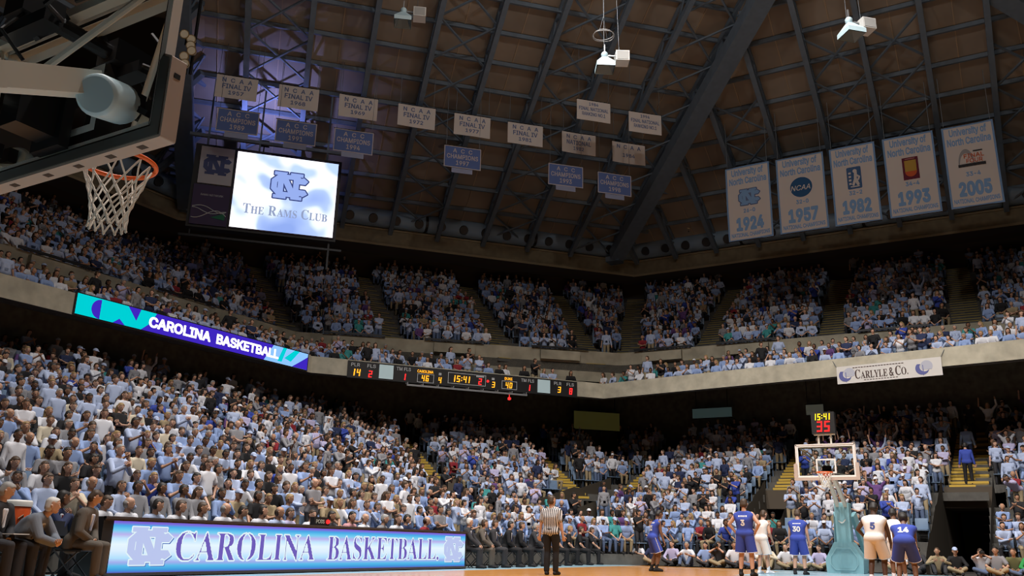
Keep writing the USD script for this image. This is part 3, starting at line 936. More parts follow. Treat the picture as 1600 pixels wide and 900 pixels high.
SEG = {'0': 'abcdef', '1': 'bc', '2': 'abged', '3': 'abgcd', '4': 'fgbc', '5': 'afgcd', '6': 'afgedc', '7': 'abc', '8': 'abcdefg', '9': 'abcdfg'}


def digits(text, h, x0, z0, gap=.18, fat=.17):
    """lit segment digits as a shape, lower left at x0, z0"""
    w, k, out_, x = h * .52, h * fat, [], x0
    for ch in text:
        if ch == ':':
            out_ += [sbox(x, z0 + h * .22, x + k, z0 + h * .22 + k), sbox(x, z0 + h * .62, x + k, z0 + h * .62 + k)]
            x += k + h * gap
            continue
        if ch == '1':
            out_.append(sbox(x + w * .3, z0, x + w * .3 + k * 1.1, z0 + h))
            x += w * .75 + h * gap
            continue
        S = dict(a=(0, h - k, w, h), d=(0, 0, w, k), g=(0, h / 2 - k / 2, w, h / 2 + k / 2), f=(0, h / 2, k, h), b=(w - k, h / 2, w, h), e=(0, 0, k, h / 2), c=(w - k, 0, w, h / 2))
        out_ += [affinity.translate(sbox(*S[c]), x, z0) for c in SEG[ch]]
        x += w + h * gap
    return affinity.skew(union_all(out_), 5, 0, origin=(x0, z0))


amber, red_led = glow('amber_led', (1.0, 0.38, 0.02), 1.6), glow('red_led', (1.0, 0.03, 0.03), 1.4)
dim_print = mat('scoreboard_print', (0.42, 0.44, 0.46), .6)
o_, rz_ = on_edge(FA[1], FA[2], 1.72, 8.12, .10)
t = thing('scoreboard', 'long black scoreboard with amber and red digits on the balcony corner', 'scoreboard', o_, rz_)
part(t, 'case', MB().box(0, 12.1, 0, .22, 0, .82), black)


def sb(nm, shape, m_):
    part(t, nm, face(extrude(shape, .012), -.002), m_)


X = lambda m: m - 1.72
for nm, x in (('PLR', 2.08), ('FLS', 2.86), ('TM FLS', 4.45), ('TM FLS', 11.0), ('PLR', 12.7), ('FLS', 13.42)):
    sb('caption', ctext(nm, .16, X(x), .56, 1, .42 if len(nm) < 4 else .72, px=40), dim_print)
for nm, x, m_, h, z in (('14', 1.95, amber, .34, .10), ('2', 2.72, red_led, .34, .08), ('1', 4.45, red_led, .32, .10), ('46', 5.36, amber, .30, .13), ('4', 6.22, amber, .30, .10), ('15:41', 6.98, amber, .33, .24), ('2', 8.32, red_led, .33, .20), ('3', 9.05, amber, .30, .12), ('40', 9.78, amber, .30, .16), ('1', 11.03, red_led, .32, .12), ('3', 12.7, amber, .32, .16), ('8', 13.35, red_led, .34, .12)):
    sb('digit', digits(nm, h, X(x), z), m_)
sb('digit', Point(X(8.83), .42).buffer(.07), red_led)
sb('team_name', ctext('CAROLINA', .13, X(5.55), .55, 1, .82, px=40), amber)
sb('team_name', ctext('DUKE', .13, X(9.95), .58, 1, .42, px=40), amber)
for x0, x1, z0, z1 in ((5.15, 6.0, .06, .50), (6.72, 8.72, .14, .70), (9.58, 10.42, .10, .53)):
    sb('digit_frame', sbox(X(x0), z0, X(x1), z1).difference(sbox(X(x0) + .03, z0 + .03, X(x1) - .03, z1 - .03)), dim_print)
for x, in ((6.32,), (9.12,)):
    sb('caption', sbox(X(x) - .08, .50, X(x) + .06, .62), dim_print)
sb('caption', sbox(X(8.2), .58, X(8.62), .70), dim_print)
for x in (3.24, 11.56):
    part(t, 'sponsor_plate', MB().box(X(x), X(x) + .70, -.03, .02, .08, .76), mat('sponsor_plate', (0.42, 0.55, 0.58), .5, emit=0.25))
    sb('sponsor_mark', affinity.translate(affinity.scale(NC, .2, .2, origin=(0, 0)), X(x) + .35, .42).buffer(.01), mat('sponsor_mark', (0.5, 0.5, 0.5), .6))
rl = MB().beam((X(4.56), -.35, -.18), (X(10.85), -.35, -.18), .06, .09)
for k in range(9):
    x = X(4.6 + 6.2 * k / 8)
    rl.beam((x, -.35, -.16), (x, .02, -.04), .05).beam((x, -.35, -.2), (x, -.35, -.04), .04)
part(t, 'light_rail', rl, grey_metal)
part(t, 'rail_lamp', MB().lathe([(.02, -.08), (.09, -.05), (.09, .05), (.02, .08)], 10, (X(9.9), -.3, -.42)).beam((X(9.9), -.3, -.38), (X(9.9), -.3, -.18), .03), red_led)

o_, rz_ = on_edge(FA[0], FA[1], 20.54, 8.25, .08)
RW, RH = 11.55, .76
t = thing('ribbon_board', 'long lit ribbon board reading CAROLINA BASKETBALL on the left balcony front', 'ribbon board', o_, rz_)
part(t, 'case', MB().box(-.05, RW + .05, 0.0, .16, -.04, RH + .04), black)
teal, viol, sky_ = glow('ribbon_teal', (0.0, 0.55, 0.58), 1.15), glow('ribbon_violet', (0.05, 0.02, 0.52), 1.0), glow('ribbon_pale_blue', (0.25, 0.52, 0.95), 1.1)
part(t, 'picture', face(extrude(Polygon([(0, 0), (2.7, 0), (3.1, .35), (3.3, RH), (0, RH)]), .012)), teal, label='teal left end of the picture')
part(t, 'picture', face(extrude(Polygon([(2.7, 0), (8.9, 0), (9.4, RH), (3.3, RH), (3.1, .35)]), .012)), viol, label='violet middle of the picture')
part(t, 'picture', face(extrude(Polygon([(8.9, 0), (RW, 0), (RW, RH), (9.4, RH)]), .012)), sky_, label='pale blue right end of the picture')
part(t, 'picture_shape', face(extrude(union_all([Point(.95, .36).buffer(.36).intersection(sbox(.4, 0, .95, RH)), Polygon([(2.05, RH), (2.6, RH), (2.45, .28)]), Polygon([(1.5, 0), (1.75, .2), (2.0, 0)]), Polygon([(10.6, 0), (RW, 0), (RW, RH * .8), (11.0, .25)])]), .016)), viol)
part(t, 'picture_shape', face(extrude(union_all([Polygon([(9.7, .1), (10.0, RH), (10.2, RH), (9.95, .1)]), Polygon([(10.1, .3), (10.7, RH), (11.0, RH), (10.5, .2)])]), .016)), teal)
wrd = union_all([fit(text_shape('CAROLINA', .5, bold=4), 3.0, .17, 5.95, .60), fit(text_shape('BASKETBALL', .5, bold=4), 6.25, .17, 9.75, .60)])
part(t, 'lettering', face(extrude(wrd, .02)), glow('led_white', (1.0, 0.96, 1.0), 1.25))

o_, rz_ = on_edge(FA[2], FA[3], 12.25, 7.83, .06)
t = thing('jeweller_banner', 'white banner reading CARLYLE & CO. on the end balcony front', 'banner', o_, rz_)
BW, BH = 4.32, .78
mb, df = cloth(BW, BH, .02, 81, n=8)
v, f = mb.arrays()
part(t, 'cloth', (v + A3(BW / 2, 0, BH), f), mat('vinyl_white', (0.60, 0.58, 0.55), .7), True)
dfn = lambda x, z: df(x - BW / 2, z - BH)
cl = [affinity.translate(text_shape('C', .42, font='NotoSansMath'), .78, .18)]
for w_ in ('ARLYLE',):
    cl.append(affinity.translate(text_shape(w_, .33, font='NotoSansMath'), cl[-1].bounds[2] + .03, .18))
cl.append(affinity.translate(text_shape('&', .34, font='Inter', bold=1), cl[-1].bounds[2] + .12, .18))
cl.append(affinity.translate(text_shape('C', .42, font='NotoSansMath'), cl[-1].bounds[2] + .12, .18))
cl.append(affinity.translate(text_shape('O.', .33, font='NotoSansMath'), cl[-1].bounds[2] + .03, .18))
part(t, 'lettering', print_on(fit(union_all(cl), .78, .17, 2.98, .58), dfn), mat('brown_print', (0.07, 0.045, 0.04), .8))
part(t, 'small_lettering', print_on(union_all([sbox(.7 + .12 * i, .66, .79 + .12 * i, .69) for i in range(18)] + [sbox(1.15 + .12 * i, .085, 1.23 + .12 * i, .11) for i in range(12)]), dfn), mat('brown_print', (0, 0, 0)))
for x in (.36, 3.55):
    part(t, 'emblem', print_on(union_all([Point(x, .36).buffer(.27).difference(Point(x + .1, .42).buffer(.2)).intersection(sbox(x - .3, .05, x + .3, .55)), sbox(x + .02, .06, x + .045, .5)]), dfn), mat('emblem_indigo', (0.10, 0.11, 0.30), .8))
    part(t, 'emblem_cloud', print_on(Point(x + .18, .45).buffer(.24).intersection(sbox(x - .1, .3, x + .45, .74)), dfn, .003), mat('emblem_mist', (0.42, 0.43, 0.50), .8))
part(t, 'rope', MB().tube([(0, 0, BH), (-.15, .05, BH + .3)], .012, 5).tube([(BW, 0, BH), (BW + .15, .05, BH + .3)], .012, 5), cord)

# ------------------------------------------------------------------ hanging loudspeaker pairs, small lamps
spk_blue, spk_grey = mat('speaker_pale_blue', (0.50, 0.66, 0.72), .5), mat('speaker_grey', (0.62, 0.62, 0.60), .5)
for (x, y, z, rz, lab) in ((23.43, 14.98, 22.05, -2.5, 'pale blue horn loudspeaker with grey box, above the banner row, leftmost'), (25.96, 6.84, 18.99, -2.6, 'pale blue horn loudspeaker with grey box, beside the cable ring'), (28.2, -1.96, 19.17, -2.4, 'pale blue horn loudspeaker with grey box, right of the great girder')):
    t = thing('hanging_loudspeaker', lab, 'loudspeaker', (x, y, z), rz, 'loudspeakers hung from the roof')
    h = MB()
    # a four sided horn, mouth down and a little towards local +x
    a = [(.36 * sx + .05, sy * .36, -.42) for sx in (-1, 1) for sy in (-1, 1)]
    b = [(.10 * sx - .03, sy * .10, .16) for sx in (-1, 1) for sy in (-1, 1)]
    m_ = [(.36 * sx + .05, sy * .36, -.24) for sx in (-1, 1) for sy in (-1, 1)]
    q4 = [[0, 1, 5, 4], [1, 3, 7, 5], [3, 2, 6, 7], [2, 0, 4, 6]]
    h.add(a + m_, q4).add(m_ + b, q4).quad(b[0], b[1], b[3], b[2])
    part(t, 'horn', h, spk_blue)
    ac = [(.32 * sx + .05, sy * .32, -.42) for sx in (-1, 1) for sy in (-1, 1)]
    part(t, 'horn_throat', MB().add(ac + b, q4), mat('speaker_inside', (0.30, 0.36, 0.38), .7))
    part(t, 'driver', MB().lathe([(.02, -.14), (.12, -.12), (.14, .05), (.09, .12), (.02, .13)], 12, (-.04, 0, .28)), spk_blue, True)
    part(t, 'bass_box', MB().box(-.32, .22, .42, .95, -.05, .38), spk_grey)
    part(t, 'bass_grille', MB().box(.22, .235, .46, .91, -.01, .34), mat('speaker_grille', (0.36, 0.36, 0.35), .8))
    part(t, 'bracket', MB().beam((-.04, .05, .25), (-.04, .45, .25), .06).beam((-.04, 0, .3), (-.04, 0, .75), .05), grey_metal)
    zr = roof_z((x, y)) - .3 - z if (x - C0[0] + y) * s2 < AP else 4
    for yy in (0, .6):
        part(t, 'wire', MB().tube([(-.15, yy, .35), (-.15, yy * .6, min(zr, 28.0 - z))], .012, 5), cord)
t = thing('cable_coil', 'pale coil of cable hung above the middle loudspeaker', 'cable', (26.0, 6.9, 20.15))
a = np.linspace(0, 2 * PI, 25)[:-1]
part(t, 'coil', MB().tube(np.stack([.42 * np.cos(a), .42 * np.sin(a), .02 * np.sin(3 * a)], 1), .018, 5, closed=True).tube(np.stack([.38 * np.cos(a), .40 * np.sin(a), .05 + .02 * np.cos(2 * a)], 1), .018, 5, closed=True), mat('pale_cable', (0.4, 0.4, 0.4), .6))
part(t, 'wire', MB().tube([(-.4, 0, 0), (0, 0, .9), (.4, 0, 0)], .01, 4).tube([(0, 0, .9), (0, 0, 7.0)], .01, 4), cord)

brass = mat('lamp_brass', (0.50, 0.36, 0.18), .35, .5)


def small_lamp(p, d, label, group):
    t = thing('spot_lamp', label, 'lamp', p, 0, group)
    d = np.asarray(d, float) / np.linalg.norm(d)
    part(t, 'can', MB().tube([(0, 0, 0), tuple(d * .12), tuple(d * .30)], [.10, .17, .21], 12), brass, True)
    part(t, 'lens', MB().tube([tuple(d * .301), tuple(d * .31)], .17, 12), mat('lamp_lens', (0.5, 0.42, 0.3), .3, emit=.12))
    part(t, 'yoke', MB().beam((0, 0, -.05), (0, 0, -.42), .06), black_metal)


for k, u in enumerate((-4.3, -5.75, -7.0, -8.25, -9.7)):
    small_lamp(su_pt(35.0, u, 20.72), (-.7, -.6, -.35), f'small brass spot lamp on the air duct, {ORD[k]} of five from the left', 'spot lamps on the duct')
small_lamp((49.3, 11.0, 20.72), (-.8, -.5, -.35), 'single small brass spot lamp on the duct right of the girder foot', 'spot lamps on the duct')
t = thing('lamp_pole', 'dark hanging pole carrying a cluster of brass lamps beside the near backboard', 'pole', (20.25, 23.95, 20.0))
part(t, 'pole', MB().beam((0, 0, 0), (0, 0, 5.3), .10), black_metal)
for k, p in enumerate(((19.80, 23.95, 21.62), (20.06, 23.80, 21.47), (20.06, 23.78, 21.16), (20.12, 23.74, 20.92), (19.90, 23.90, 20.58), (19.96, 23.86, 20.24))):
    small_lamp(p, (-.8, -.5, -.2), ['topmost', 'second', 'third', 'fourth', 'fifth', 'lowest'][k] + ' brass spot lamp in the cluster beside the near backboard', 'lamp cluster on the hanging pole')

# ------------------------------------------------------------------ basketball goals
rim_orange = mat('rim_orange', (0.85, 0.13, 0.015), .35)
net_white = mat('net_cord', (0.80, 0.76, 0.68), .9)
pad_tan = mat('board_pad', (0.52, 0.40, 0.33), .6)
pad_dark = mat('board_pad_back', (0.085, 0.082, 0.075), .6)
frame_white = mat('board_frame', (0.70, 0.64, 0.58), .45)
cream = mat('cream_steel', (0.70, 0.67, 0.58), .45)
boom_blue = mat('boom_pad_blue', (0.50, 0.66, 0.72), .45)
padding_blue = mat('padding_pale_blue', (0.26, 0.50, 0.56), .55)
pane_mat = glass_mat('backboard_glass', gloss=0.8)


def rounded_prism(poly, z0, z1):
    return extrude(poly, z1 - z0, z0)


def net(mb_r, n=12, levels=6, top=.229, H=.44, seed=0, r=.0065, zag=True):
    """a diamond net below a ring of radius top; the origin is the ring's centre"""
    rg = random.Random(seed)
    prof = [(0, 1.0), (.12, .93), (.28, .78), (.45, .66), (.62, .56), (.8, .51), (1.0, .50)]
    rad = lambda h: top * np.interp(h, [p[0] for p in prof], [p[1] for p in prof])
    hs = [0, .26, .42, .57, .71, .85, 1.0][:levels + 1]
    P = {}
    for i, h in enumerate(hs):
        for k in range(n):
            a = 2 * PI * (k + .5 * (i % 2)) / n + rg.uniform(-.05, .05)
            rr = rad(h) * rg.uniform(.95, 1.04)
            P[i, k] = A3(rr * math.cos(a), rr * math.sin(a), -H * h - rg.uniform(0, .012) - .012)
    for i in range(len(hs) - 1):
        for k in range(n):
            for dk in ((0, -1) if i % 2 == 0 else (0, 1)):
                p, q = P[i, k], P[i + 1, (k + dk) % n]
                m = (p + q) / 2
                m[:2] *= 0.97
                mb_r.tube([p, m, q], r, 5, cap=False)
    for k in range(n):
        mb_r.lathe([(.001, -.012), (.012, 0), (.001, .012)], 6, P[len(hs) - 1, k])
    return mb_r


def torus(R_, r, n=40, m=10):
    a = np.linspace(0, 2 * PI, n + 1)[:-1]
    return MB().tube(np.stack([R_ * np.cos(a), R_ * np.sin(a), 0 * a], 1), r, m, closed=True)


def goal(sx, label_, detail):
    """local frame: +x points away from the court centre behind the board, origin on the floor under the board's face centre; y along the board"""
    g = {}
    x = 0.0
    B = thing('basketball_goal', label_['goal'], 'basketball goal', (1.22, 0, 0) if sx > 0 else (27.43, 0, 0), PI if sx > 0 else 0.0)
    bw, bz0, bz1 = .915, 2.90, 3.97
    part(B, 'backboard_glass', MB().box(.0, .012, -bw + .03, bw - .03, bz0 + .03, bz1 - .03), pane_mat)
    # painted border and target square on the glass
    m_ = MB()
    ew = .05
    for y0, y1, z0, z1 in ((-bw + .035, -bw + .035 + ew, bz0 + .035, bz1 - .035), (bw - .035 - ew, bw - .035, bz0 + .035, bz1 - .035), (-bw + .085, bw - .085, bz0 + .035, bz0 + .035 + ew), (-bw + .085, bw - .085, bz1 - .035 - ew, bz1 - .035)):
        m_.box(-.003, .0125, y0, y1, z0, z1)
    part(B, 'glass_border', m_, white_paint)
    q = MB()
    for y0, y1, z0, z1 in ((-.305, -.255, 3.05, 3.507), (.255, .305, 3.05, 3.507), (-.255, .255, 3.457, 3.507), (-.255, .255, 3.05, 3.10)):
        q.box(-.003, .0125, y0, y1, z0, z1)
    part(B, 'target_square', q, white_paint)
    f = MB()
    fw = .035
    for y0, y1, z0, z1 in ((-bw - .01, -bw + fw, bz0, bz1), (bw - fw, bw + .01, bz0, bz1), (-bw, bw, bz0 - .01, bz0 + fw), (-bw, bw, bz1 - fw, bz1 + .01)):
        f.box(-.015, .05, y0, y1, z0, z1)
    part(B, 'board_frame', f, frame_white)
    part(B, 'frame_gasket', MB().box(.012, .045, -bw + .035, -bw + .05, bz0 + .04, bz1 - .04).box(.012, .045, bw - .05, bw - .035, bz0 + .04, bz1 - .04).box(.012, .045, -bw + .04, bw - .04, bz1 - .05, bz1 - .035), black)
    # padding along the bottom edge and up both sides
    pz = bz0 - .055
    pd, pb = MB(), MB()
    U = Polygon([(-bw - .065, pz), (bw + .065, pz), (bw + .065, 3.34), (bw + .0, 3.37), (bw - .02, 3.34), (bw - .02, bz0 + .02), (-bw + .02, bz0 + .02), (-bw + .02, 3.34), (-bw - .0, 3.37), (-bw - .065, 3.34)])
    v, fc = extrude(U.buffer(.012), .105, -.055).arrays()
    pd.add(np.stack([v[:, 2], v[:, 0], v[:, 1]], 1), fc)
    part(B, 'edge_pad', pd, pad_tan)
    v, fc = extrude(U.buffer(-.004).difference(U.buffer(.012).exterior.buffer(.006)), .008, .05).arrays()
    part(B, 'pad_back', MB().add(np.stack([v[:, 2], v[:, 0], v[:, 1]], 1), fc), pad_dark)
    for y in (-.75, -.45, -.1, .2, .5, .78):
        part(B, 'pad_slot', MB().box(-.02, .02, y - .03, y + .03, pz - .014, pz - .010), black)
    for s in (-1, 1):
        part(B, 'pad_slot', MB().box(-.02, .02, s * (bw + .078) - .004, s * (bw + .078) + .004, 3.22, 3.25), black)
    # ring, flange, net
    Rm = numbered(B, 'rim')
    UsdGeom.Xform.Define(stage, Rm)
    rc = A3(-.381, 0, 3.05)
    v, fc = torus(.242, .0155).arrays()
    part(Rm, 'ring', (v + rc, fc), rim_orange, True)
    fl_ = MB().box(-.13, -.0, -.07, .07, 3.035, 3.05).box(-.02, -.003, -.09, .09, 2.93, 3.06)
    fl_.beam((-.16, -.10, 3.045), (0, -.07, 2.95), .02).beam((-.16, .10, 3.045), (0, .07, 2.95), .02)
    part(Rm, 'flange', fl_, rim_orange)
    hk = MB()
    for k in range(12):
        a = 2 * PI * k / 12
        hk.lathe([(.001, -.016), (.008, -.012), (.008, -.004)], 6, rc + A3(.2375 * math.cos(a), .2375 * math.sin(a), -.006))
    part(Rm, 'net_hooks', hk, rim_orange)
    v, fc = net(MB(), seed=5).arrays()
    part(B, 'net', (v + rc, fc), net_white, True)
    # support frame behind the glass
    s_ = MB()
    s_.beam((.10, -.80, 3.885), (.10, .80, 3.885), .07, .06).beam((.10, -.80, 3.885), (.02, -.86, 3.885), .05).beam((.10, .80, 3.885), (.02, .86, 3.885), .05)
    part(B, 'support_frame', s_, cream)
    hub = MB().box(.11, .36, -.09, .09, 3.0, 3.30).box(.05, .12, -.14, .14, 2.94, 3.28)
    part(B, 'hub', hub, black_metal)
    for s in (-1, 1):
        part(B, 'brace', MB().tube([(.40, s * .10, 3.18), (.08, s * .80, 3.86)], .022, 8), cream)
        if not detail:
            part(B, 'side_arm', MB().tube([(.40, s * .1, 3.1), (.08, s * .78, 2.98)], .02, 8), cream)
        else:
            part(B, 'side_arm', MB().beam((.30, s * .715, 3.10), (.86, s * .75, 2.855), .125, .135).beam((.84, s * .75, 2.865), (3.2, s * .79, 1.86), .125, .15), cream)
            a0, a1 = A3(.37, s * .835, 2.975), A3(.08, s * .66, 3.095)
            d = (a1 - a0) / np.linalg.norm(a1 - a0)
            part(B, 'arm_pad', MB().tube([a0, a0 + d * .012, a0 + d * .03, a1 - d * .05, a1 - d * .015, a1], [.098, .112, .12, .12, .112, .09], 24), boom_blue, True, label='pale blue padded end of the side arm')
            part(B, 'corner_bracket', MB().box(.03, .09, s * .70 - .05, s * .70 + .09, 3.04, 3.14).beam((.07, s * .72, 3.08), (.05, s * .86, 3.0), .035), black_metal)
    # main boom, mast, padded base
    if detail:
        part(B, 'cross_beam', MB().beam((3.1, -.82, 1.95), (3.1, .82, 1.95), .16), cream)
    else:
        part(B, 'boom', MB().beam((.40, -.07, 3.1), (1.15, -.10, 2.75), .10, .16).beam((.40, .07, 3.1), (1.15, .10, 2.75), .10, .16).beam((1.15, -.10, 2.78), (2.35, -.13, 2.15), .10, .16).beam((1.15, .10, 2.78), (2.35, .13, 2.15), .10, .16), cream)
        part(B, 'boom_strut', MB().beam((.42, 0, 3.34), (1.2, 0, 2.9), .07).beam((1.15, -.1, 2.75), (1.15, .1, 2.75), .08), cream)
    x0 = 2.25 if not detail else 3.1
    post = Polygon([(-.20, 0), (.20, 0), (.20, 2.2), (-.20, 2.2)]).buffer(.03)
    v, fc = extrude(post, .55, 0).arrays()
    part(B, 'mast_pad', MB().add(np.stack([v[:, 2] + x0, v[:, 0], v[:, 1] + .03], 1), fc), padding_blue)
    foot = Polygon([(-.54, 0), (.54, 0), (.56, .40), (.26, .92), (-.26, .92), (-.56, .40)]).buffer(.03)
    v, fc = extrude(foot, .9, 0).arrays()
    part(B, 'base_pad', MB().add(np.stack([v[:, 2] + x0 - .28, v[:, 0], v[:, 1] + .03], 1), fc), padding_blue)
    oc = Polygon([(-.30, .12), (.30, .12), (.42, .28), (.42, .50), (.22, .80), (-.22, .80), (-.42, .50), (-.42, .28)])
    v, fc = extrude(oc.exterior.buffer(.012), .006, 0).arrays()
    part(B, 'base_seam', MB().add(np.stack([-v[:, 2] + x0 - .31, v[:, 0], v[:, 1]], 1), fc), mat('padding_seam', (0.32, 0.56, 0.61), .5))
    part(B, 'base_cart', MB().box(x0 + .2, x0 + 1.5, -.55, .55, .08, .62).box(x0 - .1, x0 + 1.4, -.5, .5, 0, .1), padding_blue if not detail else black_metal)
    if not detail:
        v, fc = extrude(LineString([(.11, 1.66), (.03, 1.60), (-.03, 1.62), (-.10, 1.70)]).buffer(.018), .006, 0).arrays()
        part(B, 'swoosh_mark', MB().add(np.stack([-v[:, 2] + x0 - .031, v[:, 0], v[:, 1]], 1), fc), white_paint)
        part(B, 'rear_brace', MB().beam((x0 + .5, -.28, 1.9), (x0 + 1.4, -.5, .5), .12, .3).beam((x0 + .5, .28, 1.9), (x0 + 1.4, .5, .5), .12, .3), padding_blue)
        # shot clock on top
        part(B, 'clock_stand', MB().beam((.16, -.19, 3.9), (.16, -.19, 4.32), .055).beam((.16, .19, 3.9), (.16, .19, 4.32), .055).box(.1, .24, -.32, .32, 4.27, 4.31).beam((.16, -.3, 3.9), (.16, .3, 3.9), .04), cream)
        part(B, 'shot_clock', MB().box(.02, .30, -.36, .36, 4.31, 5.00), black)
        rot = lambda sh, nm, m2: part(B, nm, (lambda a: (np.stack([-a[0][:, 2] + .019, -a[0][:, 0], a[0][:, 1]], 1), a[1]))(extrude(sh, .008).arrays()), m2)
        rot(fit(digits('15:41', .18, 0, 0), -.24, 4.74, .24, 4.95), 'clock_digits', glow('yellow_led', (1.0, 0.62, 0.02), 1.7))
        rot(fit(digits('35', .36, 0, 0, fat=.16), -.21, 4.36, .22, 4.71), 'shot_digits', red_led)
    else:
        part(B, 'mount_camera', MB().box(.20, .46, -.10, .10, 3.70, 3.86).tube([(.02, 0, 3.78), (.2, 0, 3.78)], .055, 12).box(.28, .40, -.22, .24, 3.62, 3.70).beam((.30, 0, 3.62), (.14, 0, 3.86), .05).tube([(.3, .25, 3.66), (.5, .42, 3.6), (.45, .6, 3.75)], .018, 6), black_metal, label='black remote camera clamped behind the glass')
        part(B, 'cable', MB().tube([(.42, .05, 3.7), (.55, .1, 3.5), (.42, .15, 3.35)], .012, 6).tube([(.3, .3, 3.88), (.35, .45, 3.7), (.2, .7, 3.84)], .014, 6), black)
    return B


def _axes(p, q):
    t = (q - p) / np.linalg.norm(q - p)
    s = np.cross(t, (0, 0, 1))
    s /= np.linalg.norm(s)
    return t, s, np.cross(s, t)


goal(+1, {'goal': 'near basketball goal seen from behind its glass backboard, orange ring and white net'}, True)
goal(-1, {'goal': 'far basketball goal with pale blue padded stand and lit shot clock on top'}, False)

# ------------------------------------------------------------------ the scorers' table with its lit front
TX0, TX1, TY, TZ0, TZ1 = 8.21, 19.36, 8.36, .07, .945
t = thing('scorers_table', 'long courtside table with lit front reading CAROLINA BASKETBALL', 'table', (TX0, TY, 0))
TL = TX1 - TX0
part(t, 'table_top', MB().box(-.2, TL + .1, -.05, .78, TZ1, TZ1 + .035), mat('table_dark', (0.05, 0.04, 0.04), .5))
part(t, 'front_housing', MB().box(-.2, TL + .06, .012, .14, .015, TZ1), black)
part(t, 'end_panel', MB().box(-.21, -.17, .0, .75, .0, TZ1), black)
part(t, 'end_panel', MB().box(TL + .04, TL + .08, .0, .75, .0, TZ1), black)
part(t, 'front_rail', MB().box(-.2, TL + .06, -.03, .02, TZ1 - .03, TZ1 + .04).box(-.2, TL + .06, -.03, .02, .02, TZ0), mat('table_rail', (0.06, 0.04, 0.035), .4))
stp = [(0, (0.10, 0.12, 0.55)), (.05, (0.05, 0.32, 0.72)), (.13, (0.10, 0.50, 0.82)), (.2, (0.36, 0.42, 0.85)), (.28, (0.45, 0.75, 0.98)), (.42, (0.72, 0.86, 1.0)), (.55, (0.80, 0.93, 1.0)), (.66, (0.55, 0.80, 1.0)), (.74, (0.50, 0.45, 0.85)), (.82, (0.18, 0.62, 0.88)), (.91, (0.06, 0.40, 0.80)), (.97, (0.20, 0.14, 0.70)), (1, (0.18, 0.12, 0.62))]
part(t, 'lit_picture', MB().box(0, TL, -.004, .012, TZ0, TZ1 - .03), glow_ramp('table_picture', (0, 0, TZ0), (0, 0, 1), TZ1 - .03 - TZ0, stp, 1.0))
wrd = union_all([fit(text_shape('CAROLINA', .5, font='NotoSansMath'), 1.33, .245, 5.05, .775), fit(text_shape('BASKETBALL', .5, font='NotoSansMath'), 5.45, .245, 9.72, .775), Point(9.80, .28).buffer(.05)]).buffer(-.011)
part(t, 'lettering_edge', face(extrude(wrd.buffer(.028), .004), -.005), glow('table_white', (0.80, 0.95, 1.0), .95))
part(t, 'lettering', face(extrude(wrd, .008), -.005), glow('table_violet', (0.20, 0.14, 0.60), .8))
for x in (.74, 10.52):
    lg = affinity.translate(affinity.scale(NC, .42, .36, origin=(0, 0)), x, .51)
    part(t, 'logo_shadow', face(extrude(affinity.translate(lg.buffer(.012), .025, -.02), .004), -.005), glow('table_shadow_blue', (0.12, 0.22, 0.62), .8))
    part(t, 'logo_edge', face(extrude(lg.buffer(.02), .007), -.005), glow('table_white', (0, 0, 0), 1))
    part(t, 'logo', face(extrude(lg, .010), -.005), glow('table_pale_violet', (0.55, 0.63, 0.95), .9))
for k in range(6):
    x = .3 + k * (TL - .6) / 5
    part(t, 'leg', MB().beam((x, .70, 0), (x, .70, TZ1), .05), black_metal)
t = thing('possession_sign', 'small dark POSS sign with red lamp on the scorers table', 'sign', (TX0 + 5.6, TY + .35, TZ1 + .035))
part(t, 'case', MB().box(-.26, .26, 0, .12, 0, .19), black)
part(t, 'lettering', face(extrude(ctext('POSS', .08, -.06, .055, 1, px=40), .006), -.002), mat('poss_print', (.5, .5, .42), .6))
part(t, 'lamp', MB().lathe([(.001, -.055), (.05, -.03), (.05, .03), (.001, .055)], 12, (.19, -.01, .095)), red_led, True)

# orange drinks cooler with a folded towel, on a black stool behind the bench
t = thing('cooler_stand', 'black stand under the orange cooler behind the left bench', 'stand', (6.95, 9.12, .16))
part(t, 'shelf', MB().box(-.25, .25, -.25, .25, .50, .54), black)
for sx in (-1, 1):
    for sy in (-1, 1):
        part(t, 'leg', MB().beam((sx * .21, sy * .21, -.16), (sx * .21, sy * .21, .5), .04), black_metal)
t = thing('drinks_cooler', 'orange drinks cooler with white lid behind the left bench', 'cooler', (6.95, 9.12, .70))
part(t, 'body', MB().lathe([(.001, 0), (.16, 0), (.175, .02), (.195, .40), (.001, .40)], 20), mat('cooler_orange', (0.70, 0.10, 0.02), .4), True)
part(t, 'lid', MB().lathe([(.205, .39), (.21, .46), (.19, .49), (.001, .50)], 20), white_paint, True)
part(t, 'handle', MB().tube([(.2, 0, .38), (.235, 0, .30), (.2, 0, .25)], .012, 6), white_paint)
part(t, 'tap', MB().tube([(0, -.16, .06), (0, -.22, .06), (0, -.23, .03)], .016, 6), white_paint)
part(t, 'mark', MB().tube([(-.08, -.187, .20), (-.01, -.197, .26), (.0, -.194, .20), (.08, -.187, .25)], .012, 5), mat('cooler_mark', (.35, .2, .12), .5))

